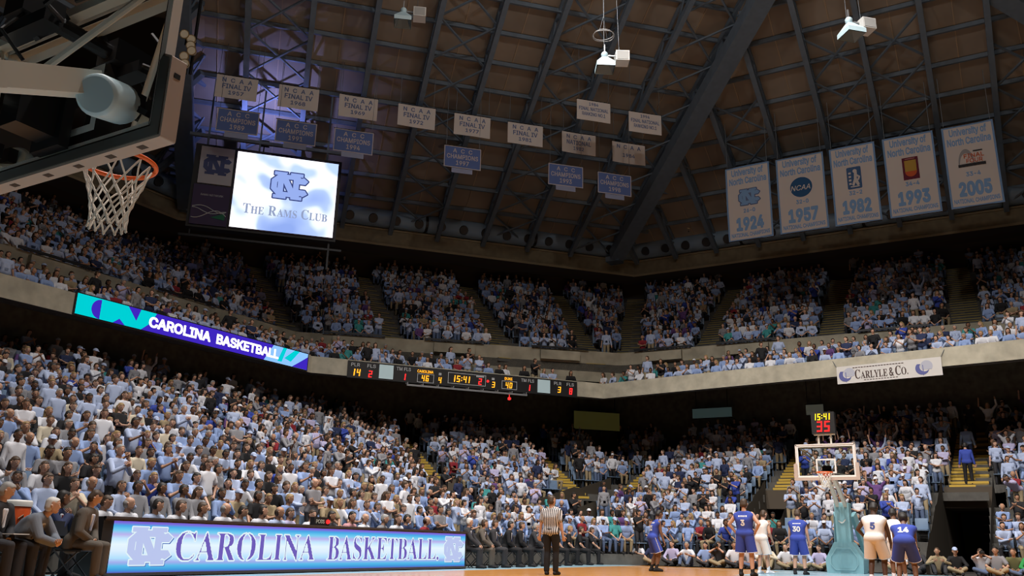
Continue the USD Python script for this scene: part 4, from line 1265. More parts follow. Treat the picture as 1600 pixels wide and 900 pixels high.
# ------------------------------------------------------------------ unseen floodlights over the court, aimed to light court and lower stands
lens_m = glow('flood_lens', LAMP_TINT, 6.0)
for k, (x, y) in enumerate([(x, y) for x in (6.0, 11.5, 17.2, 22.6) for y in (-8.5, 0.0, 8.5)]):
    z = 26.6
    t = thing('unseen_floodlight', f'unseen round floodlight high over the court, {ORD[k // 3]} from the near end, {("bench", "middle", "table")[k % 3]} row', 'lamp', (x, y, z), 0, 'unseen floodlights over the court')
    part(t, 'hood', MB().lathe([(.12, .55), (.22, .5), (.42, .1), (.45, -.12)], 18), grey_metal, True)
    part(t, 'rod', MB().beam((0, 0, .5), (0, 0, ztop + .3 - z), .05), black_metal)
    path = t + '/light'
    L = UsdLux.SphereLight.Define(stage, path)
    L.AddTranslateOp().Set(Gf.Vec3d(0, 0, -.16))
    L.AddRotateYOp().Set((-10.0, -23.0, -19.0, -10.0)[k // 3])
    L.CreateRadiusAttr(.25)
    L.CreateIntensityAttr(LAMP_POWER * (1.5, 1.5, 1.2, .9)[k // 3] * (.72, 1.05, .75)[k % 3])
    L.CreateColorAttr(Gf.Vec3f(*LAMP_TINT))
    sh = UsdLux.ShapingAPI.Apply(L.GetPrim())
    sh.CreateShapingConeAngleAttr(50.0)
    sh.CreateShapingConeSoftnessAttr(0.75)
# unseen blue source by the video screen, placed to tint the roof
t = thing('unseen_blue_uplight', 'unseen blue uplight on top of the video screen, tinting the roof', 'lamp', su_pt(27.6, 9.6, 20.2), -PI / 4)
part(t, 'case', MB().box(-.25, .25, -.15, .15, -.15, .1), black_metal)
part(t, 'bracket', MB().beam((0, 0, -.15), (0, 0, -.9), .06), black_metal)
L = UsdLux.SphereLight.Define(stage, t + '/light')
L.AddTranslateOp().Set(Gf.Vec3d(0, .0, .25))
L.AddRotateXOp().Set(155.0)
L.CreateRadiusAttr(.1)
L.CreateIntensityAttr(2100.0)
L.CreateColorAttr(Gf.Vec3f(.32, .36, 1.0))
sh = UsdLux.ShapingAPI.Apply(L.GetPrim())
sh.CreateShapingConeAngleAttr(80.0)
sh.CreateShapingConeSoftnessAttr(0.6)

# unseen lamps above the court, placed to light the roof and upper seats
for k, (x, y) in enumerate(((8.5, -5.0), (8.5, 5.0), (20.0, -5.0), (20.0, 5.0))):
    z = 25.4
    t = thing('unseen_lamp', f'unseen lamp lighting the roof over the {("near", "far")[k // 2]} half of the court, {("open", "table")[k % 2]} side', 'lamp', (x, y, z), 0, 'unseen lamps over the court')
    part(t, 'cap', MB().lathe([(.02, .42), (.16, .40), (.2, .30), (.02, .30)], 16), grey_metal, True)
    part(t, 'rod', MB().beam((0, 0, .4), (0, 0, ztop + .3 - z), .04), black_metal)
    L = UsdLux.SphereLight.Define(stage, t + '/light')
    L.CreateRadiusAttr(.28)
    L.CreateIntensityAttr(UNSEEN_LAMP_POWER)
    L.CreateColorAttr(Gf.Vec3f(*LAMP_TINT))

# ------------------------------------------------------------------ people
def unit(v):
    v = np.asarray(v, float)
    return v / (np.linalg.norm(v) + 1e-12)


_US = {}


def usphere(n):
    if n not in _US:
        if n <= 6:
            _US[n] = trimesh.creation.icosahedron().vertices
        elif n <= 9:
            _US[n] = np.vstack([trimesh.creation.icosphere(1).vertices])
        else:
            _US[n] = trimesh.creation.icosphere(2).vertices
        _US[n] = _US[n] / np.linalg.norm(_US[n], axis=1, keepdims=True)
    return _US[n]


def hull(balls, n):
    S = usphere(n)
    return m3.Manifold.hull_points(np.vstack([np.asarray(p) + S * r for p, r in balls]))


def ik(a, c, l1, l2, hint):
    d = np.asarray(c) - a
    L = np.linalg.norm(d)
    u = d / L
    L2 = min(L, (l1 + l2) * .995)
    c = a + u * L2
    x = (l1 * l1 - l2 * l2 + L2 * L2) / (2 * L2)
    h = math.sqrt(max(l1 * l1 - x * x, 1e-6))
    v = np.asarray(hint, float)
    v = v - u * (v @ u)
    return a + u * x + unit(v) * h, c


def rotz(a):
    c, s = math.cos(a), math.sin(a)
    return np.array([[c, -s, 0], [s, c, 0], [0, 0, 1]])


class Fig:
    """a person: facing +x, left is +y, standing or sitting at the origin of the floor"""

    def __init__(self, pelvis=(0, 0, .95), lean=0.0, roll=0.0, twist=0.0, look=(0, 0), hands=None, elbows=None, feet=None, knees=None, toes=None, s=1.0, build=1.0, curl=.6):
        self.s, self.b, self.curl = s, build, curl
        self.P = A3(*pelvis)
        F = A3(math.cos(lean), 0, -math.sin(lean))
        T = A3(math.sin(lean), math.sin(roll), math.cos(lean) * math.cos(roll))
        T = unit(T)
        L = unit(np.cross(T, F))
        Rz = rotz(twist)
        self.T = T
        self.Lh = A3(0, 1, 0)
        self.L = unit(Rz @ L)
        self.F = unit(np.cross(self.L, T))
        self.chest = self.P + T * .30 * s
        self.neck = self.P + T * .53 * s
        self.sh = [self.neck - T * .055 * s + self.L * k * .178 * s * build ** .5 for k in (1, -1)]
        hy, hp = look
        D = unit(rotz(hy) @ A3(math.cos(hp), 0, math.sin(hp)))
        self.hf = D
        self.hl = unit(np.cross((0, 0, 1), D))
        self.hu = np.cross(D, self.hl)
        self.head = self.neck + unit(T * .75 + A3(0, 0, .45) + F * .12) * .185 * s
        self.hips = [self.P + self.Lh * k * .092 * s for k in (1, -1)]
        hands = hands or [(.10, .26, self.P[2] - .10), (.10, -.26, self.P[2] - .10)]
        elbows = elbows or [(-.6, .5, -.3), (-.6, -.5, -.3)]
        feet = feet or [(0, .11, .085), (0, -.11, .085)]
        knees = knees or [(1, .1, 0), (1, -.1, 0)]
        toes = toes or [(1, .2, 0), (1, -.2, 0)]
        self.el, self.wr, self.kn, self.an, self.toe = [], [], [], [], []
        for k in (0, 1):
            e, w = ik(self.sh[k], A3(*hands[k]), .295 * s, .262 * s, elbows[k])
            self.el.append(e)
            self.wr.append(w)
            kn, an = ik(self.hips[k], A3(*feet[k]), .435 * s, .425 * s, knees[k])
            self.kn.append(kn)
            self.an.append(an)
            self.toe.append(unit(toes[k]))

    # ---- pieces, as lists of hulls; g is the extra thickness of a garment
    def torso(self, g=0.0, low=True):
        s, b = self.s, self.b
        T, L, F = self.T, self.L, self.F
        out = []
        ch = [(p - T * .035 * s, .068 * s + g) for p in self.sh]
        rib = [(self.chest + T * .03 * s + L * k * .085 * s * b - F * .01, (.098 + .02 * (b - 1)) * s * b ** .4 + g) for k in (1, -1)]
        waist = [(self.P + T * .13 * s + L * k * .062 * s * b + F * .012 * b, .093 * s * b ** .7 + g) for k in (1, -1)]
        hip = [(p + A3(0, 0, .02), .102 * s * b ** .5 + g) for p in self.hips]
        out.append(ch + rib + [(self.neck - T * .03, .058 * s + g)])
        out.append(rib + waist)
        if low:
            out.append(waist + hip)
        return out

    def arm(self, k, g=0.0, to=1.0, cuff=0.0):
        s = self.s
        S_, E, W = self.sh[k], self.el[k], self.wr[k]
        b = self.b ** .5
        if to <= .5:
            f = to * 2
            return [[(S_, .055 * s * b + g), (lerp(S_, E, f), lerp(.050, .041, f) * s * b + g + cuff)]]
        f = (to - .5) * 2
        return [[(S_, .055 * s * b + g), (E, .040 * s * b + g)], [(E, .039 * s * b + g), (lerp(E, W, f), lerp(.037, .027, f) * s * b + g + cuff)]]

    def leg(self, k, g=0.0, to=1.0, flare=0.0):
        s = self.s
        b = self.b ** .5
        H, K, A = self.hips[k], self.kn[k], self.an[k]
        if to <= .5:
            f = to * 2
            return [[(H, .098 * s * b + g), (lerp(H, K, f), lerp(.088, .060, f) * s * b + g + flare)]]
        f = (to - .5) * 2
        calf = lerp(K, A, .3) - unit(np.cross(A - K, self.Lh)) * .012
        return [[(H, .092 * s * b + g), (K, .058 * s * b + g)], [(K, .056 * s * b + g), (calf, .056 * s * b + g), (lerp(K, A, f), lerp(.052, .037, f) * s * b + g + flare)]]

    def foot(self, k, g=0.0):
        s = self.s
        A, t = self.an[k], self.toe[k]
        base = A - A3(0, 0, .050)
        return [[(A - A3(0, 0, .01), .036 * s + g), (base - t * .045 * s, .030 * s + g), (base + t * .16 * s - A3(0, 0, .004), .026 * s + g), (base + t * .10 * s, .036 * s + g)]]

    def hand(self, k, fingers=True):
        s = self.s
        W, E = self.wr[k], self.el[k]
        d = unit(W - E)
        side = self.L * (1 if k == 0 else -1)
        n = unit(np.cross(d, unit(self.F + A3(0, 0, -.3))))          # across the palm
        if np.linalg.norm(np.cross(d, self.F + A3(0, 0, -.3))) < .2:
            n = unit(np.cross(d, A3(0, 0, 1)))
        pal = unit(np.cross(n, d))
        if pal @ (self.P - W) < 0:
            pal = -pal
        out = [[(W, .026 * s), (W + d * .085 * s + n * .028 * s, .014 * s), (W + d * .085 * s - n * .028 * s, .014 * s)]]
        if not fingers:
            out.append([(W + d * .085 * s + n * .02 * s, .014), (W + d * .085 * s - n * .02 * s, .014), (W + d * .14 * s + pal * .05 * self.curl, .015)])
            return out
        for j, (o, l) in enumerate(((-.033, .062), (-.011, .075), (.011, .070), (.032, .055))):
            a = W + d * .085 * s + n * o * s
            m = a + unit(d * (1 - self.curl * .5) + pal * self.curl) * l * .5 * s
            e = m + unit(d * (1 - self.curl) + pal * self.curl * 1.3) * l * .5 * s
            out += [[(a, .0095 * s), (m, .0088 * s)], [(m, .0088 * s), (e, .0078 * s)]]
        th = n * (1 if (n @ self.F) > 0 else -1)
        a = W + d * .03 * s + th * .022 * s
        m = a + unit(d * .5 + th * .8 + pal * .3) * .04 * s
        e = m + unit(d * .9 + th * .15 + pal * .45) * .036 * s
        out += [[(a, .014 * s), (m, .011 * s)], [(m, .011 * s), (e, .009 * s)]]
        return out

    def skull(self):
        s, h, f, l, u = self.s, self.head, self.hf, self.hl, self.hu
        return [[(h + u * .035 * s - f * .012 * s, .086 * s), (h + u * .030 * s + f * .022 * s, .074 * s), (h - u * .07 * s + f * .045 * s, .040 * s), (h - u * .055 * s + f * .01 * s + l * .03 * s, .040 * s), (h - u * .055 * s + f * .01 * s - l * .03 * s, .040 * s)],
                [(h - u * .02 * s + f * .093 * s, .014 * s), (h + u * .02 * s + f * .082 * s, .010 * s), (h - u * .03 * s + f * .075 * s, .018 * s)],
                [(h - f * .005 * s + l * .084 * s, .018 * s), (h - u * .03 * s + l * .078 * s, .012 * s)], [(h - f * .005 * s - l * .084 * s, .018 * s), (h - u * .03 * s - l * .078 * s, .012 * s)],
                [(self.neck - self.T * .02 * s, .060 * s), (h - u * .06 * s - f * .02 * s, .054 * s)]]

    def hair(self, style, n):
        s, h, f, l, u = self.s, self.head, self.hf, self.hl, self.hu
        if style == 'bald':
            rim = [hull([(h - u * .0 * s - f * .04 * s + l * k * .03 * s, .074 * s), (h - u * .035 * s - f * .045 * s + l * k * .02 * s, .062 * s)], n) for k in (1, -1)]
            m = m3.Manifold.batch_boolean(rim, m3.OpType.Add)
            cut = hull([(h + u * .20 * s + f * .0 * s, .16 * s)], n)
            return m - cut
        top = [(h + u * .046 * s - f * .020 * s, .0855 * s), (h + u * .048 * s + f * .028 * s, .070 * s)]
        back = [(h - u * .02 * s - f * .038 * s + l * k * .022 * s, .070 * s) for k in (1, -1)]
        m = hull(top + back, n)
        facecut = hull([(h + f * .128 * s + u * .0 * s + l * k * .05 * s, .092 * s) for k in (1, -1)] + [(h + f * .13 * s - u * .16 * s + l * k * .05 * s, .09 * s) for k in (1, -1)], n)
        m = m - facecut
        if style == 'long':
            m = m + hull([(h - f * .05 * s + l * k * .04 * s, .065 * s) for k in (1, -1)] + [(h - u * .20 * s - f * .06 * s + l * k * .055 * s, .045 * s) for k in (1, -1)], n)
        if style == 'curly':
            m = m + hull([(h + u * .06 * s - f * .03 * s, .10 * s), (h - f * .06 * s, .09 * s)], n) - facecut
        return m

    def cap(self, n):
        s, h, f, l, u = self.s, self.head, self.hf, self.hl, self.hu
        m = hull([(h + u * .055 * s - f * .018 * s, .094 * s), (h + u * .055 * s + f * .02 * s, .082 * s)], n)
        cutp = h + u * .035 * s
        m = m.trim_by_plane(list(u), float(cutp @ u))
        return m + hull([(h + u * .045 * s + f * .09 * s + l * k * .05 * s, .010 * s) for k in (1, -1)] + [(h + u * .038 * s + f * .165 * s + l * k * .03 * s, .008 * s) for k in (1, -1)], n)


def fuse(groups, n):
    return m3.Manifold.batch_boolean([hull(g, n) for g in groups], m3.OpType.Add)


def tri(m, smooth=0.0, iters=6):
    """triangles of a Manifold, optionally refined to edges of that length and relaxed"""
    if smooth:
        m = m.refine_to_length(smooth)
    q = m.to_mesh()
    t = trimesh.Trimesh(q.vert_properties[:, :3], q.tri_verts, process=False)
    if smooth:
        trimesh.smoothing.filter_taubin(t, lamb=.5, nu=.52, iterations=iters)
    return np.array(t.vertices), np.array(t.faces)


SKIN = {'fair': (0.56, 0.33, 0.23), 'tan': (0.44, 0.24, 0.15), 'brown': (0.19, 0.095, 0.055), 'dark': (0.085, 0.043, 0.028)}
HAIRC = {'brown': (0.06, 0.035, 0.02), 'dark': (0.015, 0.012, 0.01), 'blond': (0.30, 0.20, 0.09), 'grey': (0.30, 0.29, 0.28), 'white': (0.62, 0.60, 0.57), 'red': (0.20, 0.07, 0.03)}
CLOTH = {'pale blue': (0.42, 0.50, 0.70), 'light blue': (0.26, 0.36, 0.62), 'white': (0.68, 0.69, 0.74), 'navy blue': (0.022, 0.032, 0.085), 'royal blue': (0.04, 0.07, 0.36), 'grey': (0.24, 0.24, 0.26), 'black': (0.014, 0.014, 0.016), 'cream': (0.62, 0.55, 0.42),
         'khaki': (0.32, 0.25, 0.15), 'dark red': (0.25, 0.02, 0.03), 'teal': (0.05, 0.28, 0.28), 'purple': (0.13, 0.06, 0.20), 'green': (0.03, 0.28, 0.07), 'lavender': (0.45, 0.42, 0.62), 'denim': (0.10, 0.14, 0.24), 'charcoal': (0.035, 0.035, 0.04), 'brown grey': (0.105, 0.09, 0.075), 'steel grey': (0.16, 0.18, 0.215), 'pink': (.55, .28, .30), 'olive': (.12, .12, .05)}


def cm(kind, name):
    tab = {'skin': SKIN, 'hair': HAIRC, 'cloth': CLOTH}[kind]
    r = {'skin': .5, 'hair': .6, 'cloth': .85}[kind]
    return mat(f'{kind}_{name.replace(" ", "_")}', tab[name], r, spec=.35 if kind == 'cloth' else .5)


def head_details(path, F, hairc, n, mouth=True):
    s, h, f, l, u = F.s, F.head, F.hf, F.hl, F.hu
    ew, ed, br = MB(), MB(), MB()
    for k in (1, -1):
        c = h + u * .018 * s + f * .080 * s + l * k * .032 * s
        ew.mesh(hull([(c + l * .006, .0095 * s), (c - l * .006, .0095 * s)], 6))
        ed.mesh(hull([(c + f * .0062 * s, .0048 * s)], 6))
        br.mesh(hull([(c + u * .026 * s + f * .003 + l * .014, .0034 * s), (c + u * .026 * s + f * .005 - l * .014, .0034 * s)], 6))
    part(path, 'eyes', ew, mat('eye_white', (0.6, 0.58, 0.55), .4))
    part(path, 'pupils', ed, mat('eye_dark', (0.02, 0.015, 0.01), .3))
    part(path, 'brows', br, cm('hair', hairc))
    part(path, 'mouth', MB().mesh(hull([(h - u * .062 * s + f * .079 * s + l * .02, .006 * s), (h - u * .062 * s + f * .079 * s - l * .02, .006 * s), (h - u * .063 * s + f * .086 * s, .007 * s)], 6)), mat('lip', (0.30, 0.11, 0.09), .5))


def dress(path, F, skin, hair, hairc, top, topc, legs, legc, shoe='black', n=8, fine=0.0, fingers=True, faces=True, cap=None):
    """body and clothes of figure F as parts under path. top: tee, long, vest (no sleeves), jacket; legs: trousers, shorts"""
    body = F.skull() + F.torso() + sum([F.arm(k) + F.hand(k, fingers) + F.leg(k) + F.foot(k) for k in (0, 1)], [])
    part(path, 'body', tri(fuse(body, n)), cm('skin', skin), True)
    if hair:
        part(path, 'hair', tri(F.hair(hair, n)), cm('hair', hairc), True)
    if cap:
        part(path, 'cap', tri(F.cap(n)), cm('cloth', cap), True)
    g = {'tee': .016, 'long': .016, 'vest': .017, 'jacket': .028}[top]
    up = F.torso(g)
    if top in ('tee',):
        up += F.arm(0, g + .004, .33, .010) + F.arm(1, g + .004, .33, .010)
    elif top in ('long', 'jacket'):
        up += F.arm(0, g - .002, .96, .006) + F.arm(1, g - .002, .96, .006)
    m = fuse(up, n)
    if top == 'jacket':     # the skirt of the jacket over the hips
        m = m + fuse([[(p + A3(0, 0, .03), .115 * F.s + g * .6) for p in F.hips] + [(p - A3(0, 0, .05) - F.F * .02, .108 * F.s + g * .5) for p in F.hips]], n)
    part(path, 'jacket' if top == 'jacket' else 'jersey' if top == 'vest' else 'shirt', tri(m, fine), cm('cloth', topc), True)
    g = .013
    lo = [[(p + A3(0, 0, .02), .104 * F.s * F.b ** .5 + g) for p in F.hips] + [(F.P + F.T * .10 * F.s + F.L * k * .06 * F.s * F.b, .085 * F.s * F.b ** .7 + g - .01) for k in (1, -1)]]
    if legs == 'shorts':
        lo += sum([F.leg(k, .022, .47, .038) for k in (0, 1)], [])
    else:
        lo += sum([F.leg(k, g, .97, .014) for k in (0, 1)], [])
    part(path, 'shorts' if legs == 'shorts' else 'trousers', tri(fuse(lo, n), fine), cm('cloth', legc), True)
    sh = MB()
    for k in (0, 1):
        sh.mesh(fuse(F.foot(k, .010), n))
    part(path, 'shoes', sh, cm('cloth', shoe), True)
    if faces:
        head_details(path, F, hairc if hair else 'brown', n)


# poses; seat height .44, floor at 0
def sit(lean=.05, hands='lap', look=(0, 0), s=1.0, b=1.0, seat=.46, spread=.12, r=0.0, feet_x=.42):
    P = (0, 0, seat + .09)
    kz = seat + .13
    H = {'lap': [(.26, .10, kz), (.27, -.08, kz)], 'knees': [(.40, .15, kz + .03), (.40, -.15, kz + .03)], 'cross': [(.20, -.12, seat + .36), (.22, .12, seat + .32)], 'clap': [(.34, .03, seat + .50), (.34, -.03, seat + .50)],
         'chin': [(.24, .03, seat + .56), (.24, -.10, kz + .03)], 'phone': [(.30, .05, seat + .62), (.28, -.10, kz)], 'up': [(.10, .38, seat + 1.05), (.10, -.38, seat + 1.05)]}[hands]
    E = {'lap': [(-.3, .9, -.5), (-.3, -.9, -.5)], 'knees': [(-.2, .9, -.3), (-.2, -.9, -.3)], 'up': [(-.1, 1, 0), (-.1, -1, 0)]}.get(hands, [(-.1, .9, -.8), (-.1, -.9, -.8)])
    return Fig(P, lean, r, 0, look, H, E, [(feet_x, spread, .085), (feet_x, -spread, .085)], [(.4, .1, 1), (.4, -.1, 1)], s=s, build=b)


def stand(hands='sides', lean=.0, look=(0, 0), s=1.0, b=1.0, stance=.12, twist=0.0):
    z = .945 * s
    H = {'sides': [(.06, .29 * s, z - .12), (.06, -.29 * s, z - .12)], 'cross': [(.19, -.13, z + .26), (.21, .13, z + .22)], 'hips': [(.03, .21, z + .04), (.03, -.21, z + .04)], 'clap': [(.36, .03, z + .38), (.36, -.03, z + .38)],
         'up': [(.05, .36, z + .98), (.05, -.36, z + .98)], 'head': [(-.05, .12, z + .80), (-.05, -.12, z + .80)], 'point': [(.55, .15, z + .42), (.06, -.28, z - .12)], 'pockets': [(.10, .20, z - .02), (.10, -.20, z - .02)]}[hands]
    E = {'hips': [(-.35, 1, -.1), (-.35, -1, -.1)], 'up': [(0, 1, .2), (0, -1, .2)], 'head': [(.1, 1, .1), (.1, -1, .1)], 'sides': [(-1, .3, 0), (-1, -.3, 0)]}.get(hands, [(-.2, .7, -.8), (-.2, -.7, -.8)])
    return Fig((0, 0, z), lean, 0, twist, look, H, E, [(0, stance, .085), (.02, -stance, .085)], s=s, build=b)


def floor_sit(hands='lap', lean=.22, look=(0, 0), s=1.0, b=1.0, knees_up=False):
    P = (0, 0, .115)
    if knees_up:
        ft, kn = [(.52, .15, .085), (.52, -.15, .085)], [(.3, .3, 1), (.3, -.3, 1)]
        H = [(.42, .16, .44), (.42, -.16, .44)]
    else:
        ft, kn = [(.34, -.14, .09), (.40, .14, .10)], [(.5, 1, .45), (.5, -1, .45)]
        H = [(.36, .14, .24), (.36, -.14, .24)]
    if hands == 'camera':
        H = [(.30, .06, .70), (.30, -.06, .70)]
        look = (look[0], -.05)
    if hands == 'chin':
        H[0] = (.20, .06, .60)
    E = [(.0, .8, -.6), (.0, -.8, -.6)]
    return Fig(P, lean, 0, 0, look, H, E, ft, kn, s=s, build=b)


# ---- chairs of the two team benches
def folding_chair(loc, rz, label, group):
    t = thing('folding_chair', label, 'chair', loc, rz, group)
    part(t, 'seat', MB().box(-.21, .21, -.21, .21, .425, .455), black)
    part(t, 'backrest', MB().frame((-.25, 0, .76), (1, 0, 0.2), (0, 1, 0), (-.2, 0, 1), .025, .42, .22), black)
    for k in (1, -1):
        part(t, 'leg', MB().tube([(-.30, k * .22, .88), (-.20, k * .22, .45), (.20, k * .22, 0.0)], .013, 6), black_metal)
        part(t, 'leg', MB().tube([(.16, k * .20, .43), (-.24, k * .20, 0.0)], .013, 6), black_metal)
    return t


def person(label, F, loc, rz, group=None, cat='person', **kw):
    p = thing('person', label, cat, loc, rz, group)
    dress(p, F, **kw)
    return p


def back_print(path, F, shape, material, name, jersey, z, width, side=-1):
    """a number printed on the back (side -1) or front of a jersey: pressed onto the cloth"""
    vv, ff = jersey
    tm = trimesh.Trimesh(vv, ff, process=False)
    b = shape.bounds
    sh = affinity.translate(affinity.scale(shape, width / (b[2] - b[0]), width / (b[2] - b[0]), origin=(0, 0)), 0, 0)
    b = sh.bounds
    sh = affinity.translate(sh, -(b[0] + b[2]) / 2, -(b[1] + b[3]) / 2)
    tr = [trimesh.creation.triangulate_polygon(g.segmentize(.03), engine='earcut') for g in getattr(sh, 'geoms', [sh])]
    mb = MB()
    for v2, f2 in tr:
        m = trimesh.Trimesh(np.column_stack([v2, np.zeros(len(v2))]), f2, process=False)
        m = m.subdivide().subdivide() if len(f2) < 400 else m
        mb.mesh(m)
    v2, f2 = mb.arrays()
    N = F.F * side
    c = F.P + F.T * z
    right = np.cross(F.T, N) if True else 0
    o3 = c + v2[:, :1] * right + v2[:, 1:2] * F.T + N * .6
    loc, ir, _ = tm.ray.intersects_location(o3, np.tile(-N, (len(o3), 1)), multiple_hits=False)
    out_ = c + v2[:, :1] * right + v2[:, 1:2] * F.T + N * .13
    out_[ir] = loc + N * .004
    part(path, name, (out_, f2), material, False)


NUMW, NUMB = mat('number_white', (0.75, 0.74, 0.74), .8), mat('number_blue', (0.06, 0.09, 0.30), .8)
TRIM = mat('trim_white', (0.66, 0.62, 0.66), .8)


def player(label, F, loc, rz, skin, hair, hairc, kit, num, name=None, side=-1):
    p = thing('person', label, 'person', loc, rz, 'players on the court')
    tc = {'blue': 'royal blue', 'white': 'white'}[kit]
    n = 12
    body = F.skull() + F.torso() + sum([F.arm(k) + F.hand(k) + F.leg(k) + F.foot(k) for k in (0, 1)], [])
    part(p, 'body', tri(fuse(body, n)), cm('skin', skin), True)
    part(p, 'hair', tri(F.hair(hair, n)), cm('hair', hairc), True)
    up = F.torso(.020)
    arms = fuse([[(F.sh[k] + F.L * (.03 if k == 0 else -.03), .058 * F.s), (lerp(F.sh[k], F.el[k], .4) + F.L * (.02 if k == 0 else -.02), .052 * F.s)] for k in (0, 1)], n)
    jm = fuse(up, n) - arms - hull([(F.neck + F.F * .02 + F.T * .03, .085 * F.s)], n)
    jersey = tri(jm, .03, 4)
    part(p, 'jersey', jersey, cm('cloth', tc) if kit == 'blue' else mat('kit_white', (0.74, 0.70, 0.66), .85), True)
    lo = [[(q + A3(0, 0, .03), .112 * F.s + .022) for q in F.hips] + [(F.P + F.T * .11 * F.s + F.L * k * .065 * F.s, .098 * F.s) for k in (1, -1)]]
    sm = fuse(lo, n)
    ends = []
    for k in (0, 1):
        H, K = F.hips[k], F.kn[k]
        e = lerp(H, K, .98)
        sm = sm + hull([(H, .122 * F.s), (lerp(H, K, .5) + F.Lh * (.018 if k == 0 else -.018), .122 * F.s), (e + unit(H - K) * .03 + F.Lh * (.03 if k == 0 else -.03), .128 * F.s)], n).trim_by_plane(list(unit(H - K)), float(unit(H - K) @ (e + unit(H - K) * .02)))
        ends.append((e + unit(H - K) * .02, unit(H - K)))
    part(p, 'shorts', tri(sm, .03, 3), cm('cloth', tc) if kit == 'blue' else mat('kit_white', (0, 0, 0)), True)
    tr = MB()
    for k, (e, d) in enumerate(ends):
        a = np.linspace(0, 2 * PI, 21)[:-1]
        x = unit(np.cross(d, (0, 1, .01)))
        y = np.cross(d, x)
        tr.tube(e + d * .012 + F.Lh * (.03 if k == 0 else -.03) + np.outer(np.cos(a), x) * .125 * F.s + np.outer(np.sin(a), y) * .125 * F.s, .009, 6, closed=True)
        sd = F.Lh * (1 if k == 0 else -1)
        H, K = F.hips[k], F.kn[k]
        tr.tube([lerp(H, K, f_) + sd * (.132 + .018 * f_) * F.s + A3(0, 0, .02 * (1 - f_)) for f_ in (0, .3, .6, .95)], .010, 6)
    part(p, 'shorts_trim', tr, TRIM if kit == 'blue' else mat('trim_pale_blue', (.4, .5, .62), .8))
    sh = MB()
    sk = MB()
    for k in (0, 1):
        sh.mesh(fuse(F.foot(k, .012), n))
        sk.mesh(hull([(F.an[k] + A3(0, 0, .02), .045 * F.s), (lerp(F.an[k], F.kn[k], .28), .047 * F.s)], n))
    part(p, 'shoes', sh, cm('cloth', 'black' if kit == 'blue' else 'white'), True)
    part(p, 'socks', sk, cm('cloth', 'black' if kit == 'blue' else 'white'), True)
    if num:
        back_print(p, F, text_shape(num, .2, bold=3, px=48), NUMW if kit == 'blue' else NUMB, 'number', jersey, .27 * F.s, .115 * len(num), side)
    if name:
        back_print(p, F, union_all([sbox(i * .09, 0, i * .09 + .062, .085) for i in range(len(name))]), NUMW if kit == 'blue' else NUMB, 'name', jersey, .425 * F.s, .24, side)
    head_details(p, F, hairc, n)
    return p


# ---- on the court
player('player in blue kit at the left, dark skin and shaved head, arms hanging', Fig((0, 0, .93), .30, 0, 0, (.1, -.5), [(.30, .22, .80), (.28, -.24, .78)], [(-.8, .4, 0), (-.8, -.4, 0)], [(-.02, .12, .085), (.05, -.12, .085)], s=1.03, build=1.08), (23.6, 4.45, 0), -.9, 'brown', 'short', 'dark', 'blue', '21', '*****')
player('player in blue kit with number 3, hands on hips, back to the camera', Fig((0, 0, 1.05), .03, 0, 0, (.1, -.1), [(.04, .25, 1.09), (.04, -.25, 1.09)], [(-.35, 1, -.1), (-.35, -1, -.1)], [(0, .16, .085), (0, -.16, .085)], s=1.11, build=1.12), (21.95, 1.27, 0), -.12, 'fair', 'short', 'brown', 'blue', '3', '******')
player('player in white kit half hidden behind the blue number 3', Fig((0, 0, .97), .22, 0, 0, (-.1, -.25), [(.25, .2, .95), (.25, -.2, .95)], None, [(0, .13, .085), (.1, -.13, .085)], s=1.04), (25.1, 1.62, 0), -.55, 'fair', 'short', 'brown', 'white', '', None)
player('player in blue kit with number 30 left of the basket stand', Fig((0, 0, .99), .16, 0, 0, (.05, -.25), [(.12, .29, .90), (.12, -.29, .90)], [(-1, .4, 0), (-1, -.4, 0)], [(0, .15, .085), (0, -.15, .085)], s=1.07, build=1.1), (25.8, .70, 0), -.1, 'fair', 'short', 'brown', 'blue', '30', '*******')
player('player in white kit with blue number 5, right of the basket stand', Fig((0, 0, .97), .28, 0, .0, (-.25, -.4), [(.32, .30, 1.02), (.28, -.30, .86)], [(-.6, .8, 0), (-.6, -.8, 0)], [(-.05, .13, .085), (.08, -.15, .085)], s=1.08, build=1.15), (21.1, -2.02, 0), -.15, 'dark', 'short', 'dark', 'white', '5', None)
player('player in blue kit bent over with hands on knees, second from the right', Fig((0, 0, .90), .85, 0, 0, (.15, -.7), [(.36, .17, .60), (.36, -.17, .60)], [(-.2, .9, .2), (-.2, -.9, .2)], [(0, .17, .085), (.05, -.17, .085)], s=1.04, build=1.08), (19.95, -2.78, 0), .05, 'brown', 'curly', 'dark', 'blue', '14', None)
player('player in white kit behind the bent over blue player', Fig((0, 0, .95), .35, 0, 0, (.2, -.35), [(.30, .18, .85), (.30, -.18, .85)], None, [(0, .14, .085), (.1, -.14, .085)], s=1.03), (22.6, -2.35, 0), .25, 'brown', 'short', 'dark', 'white', '', None)
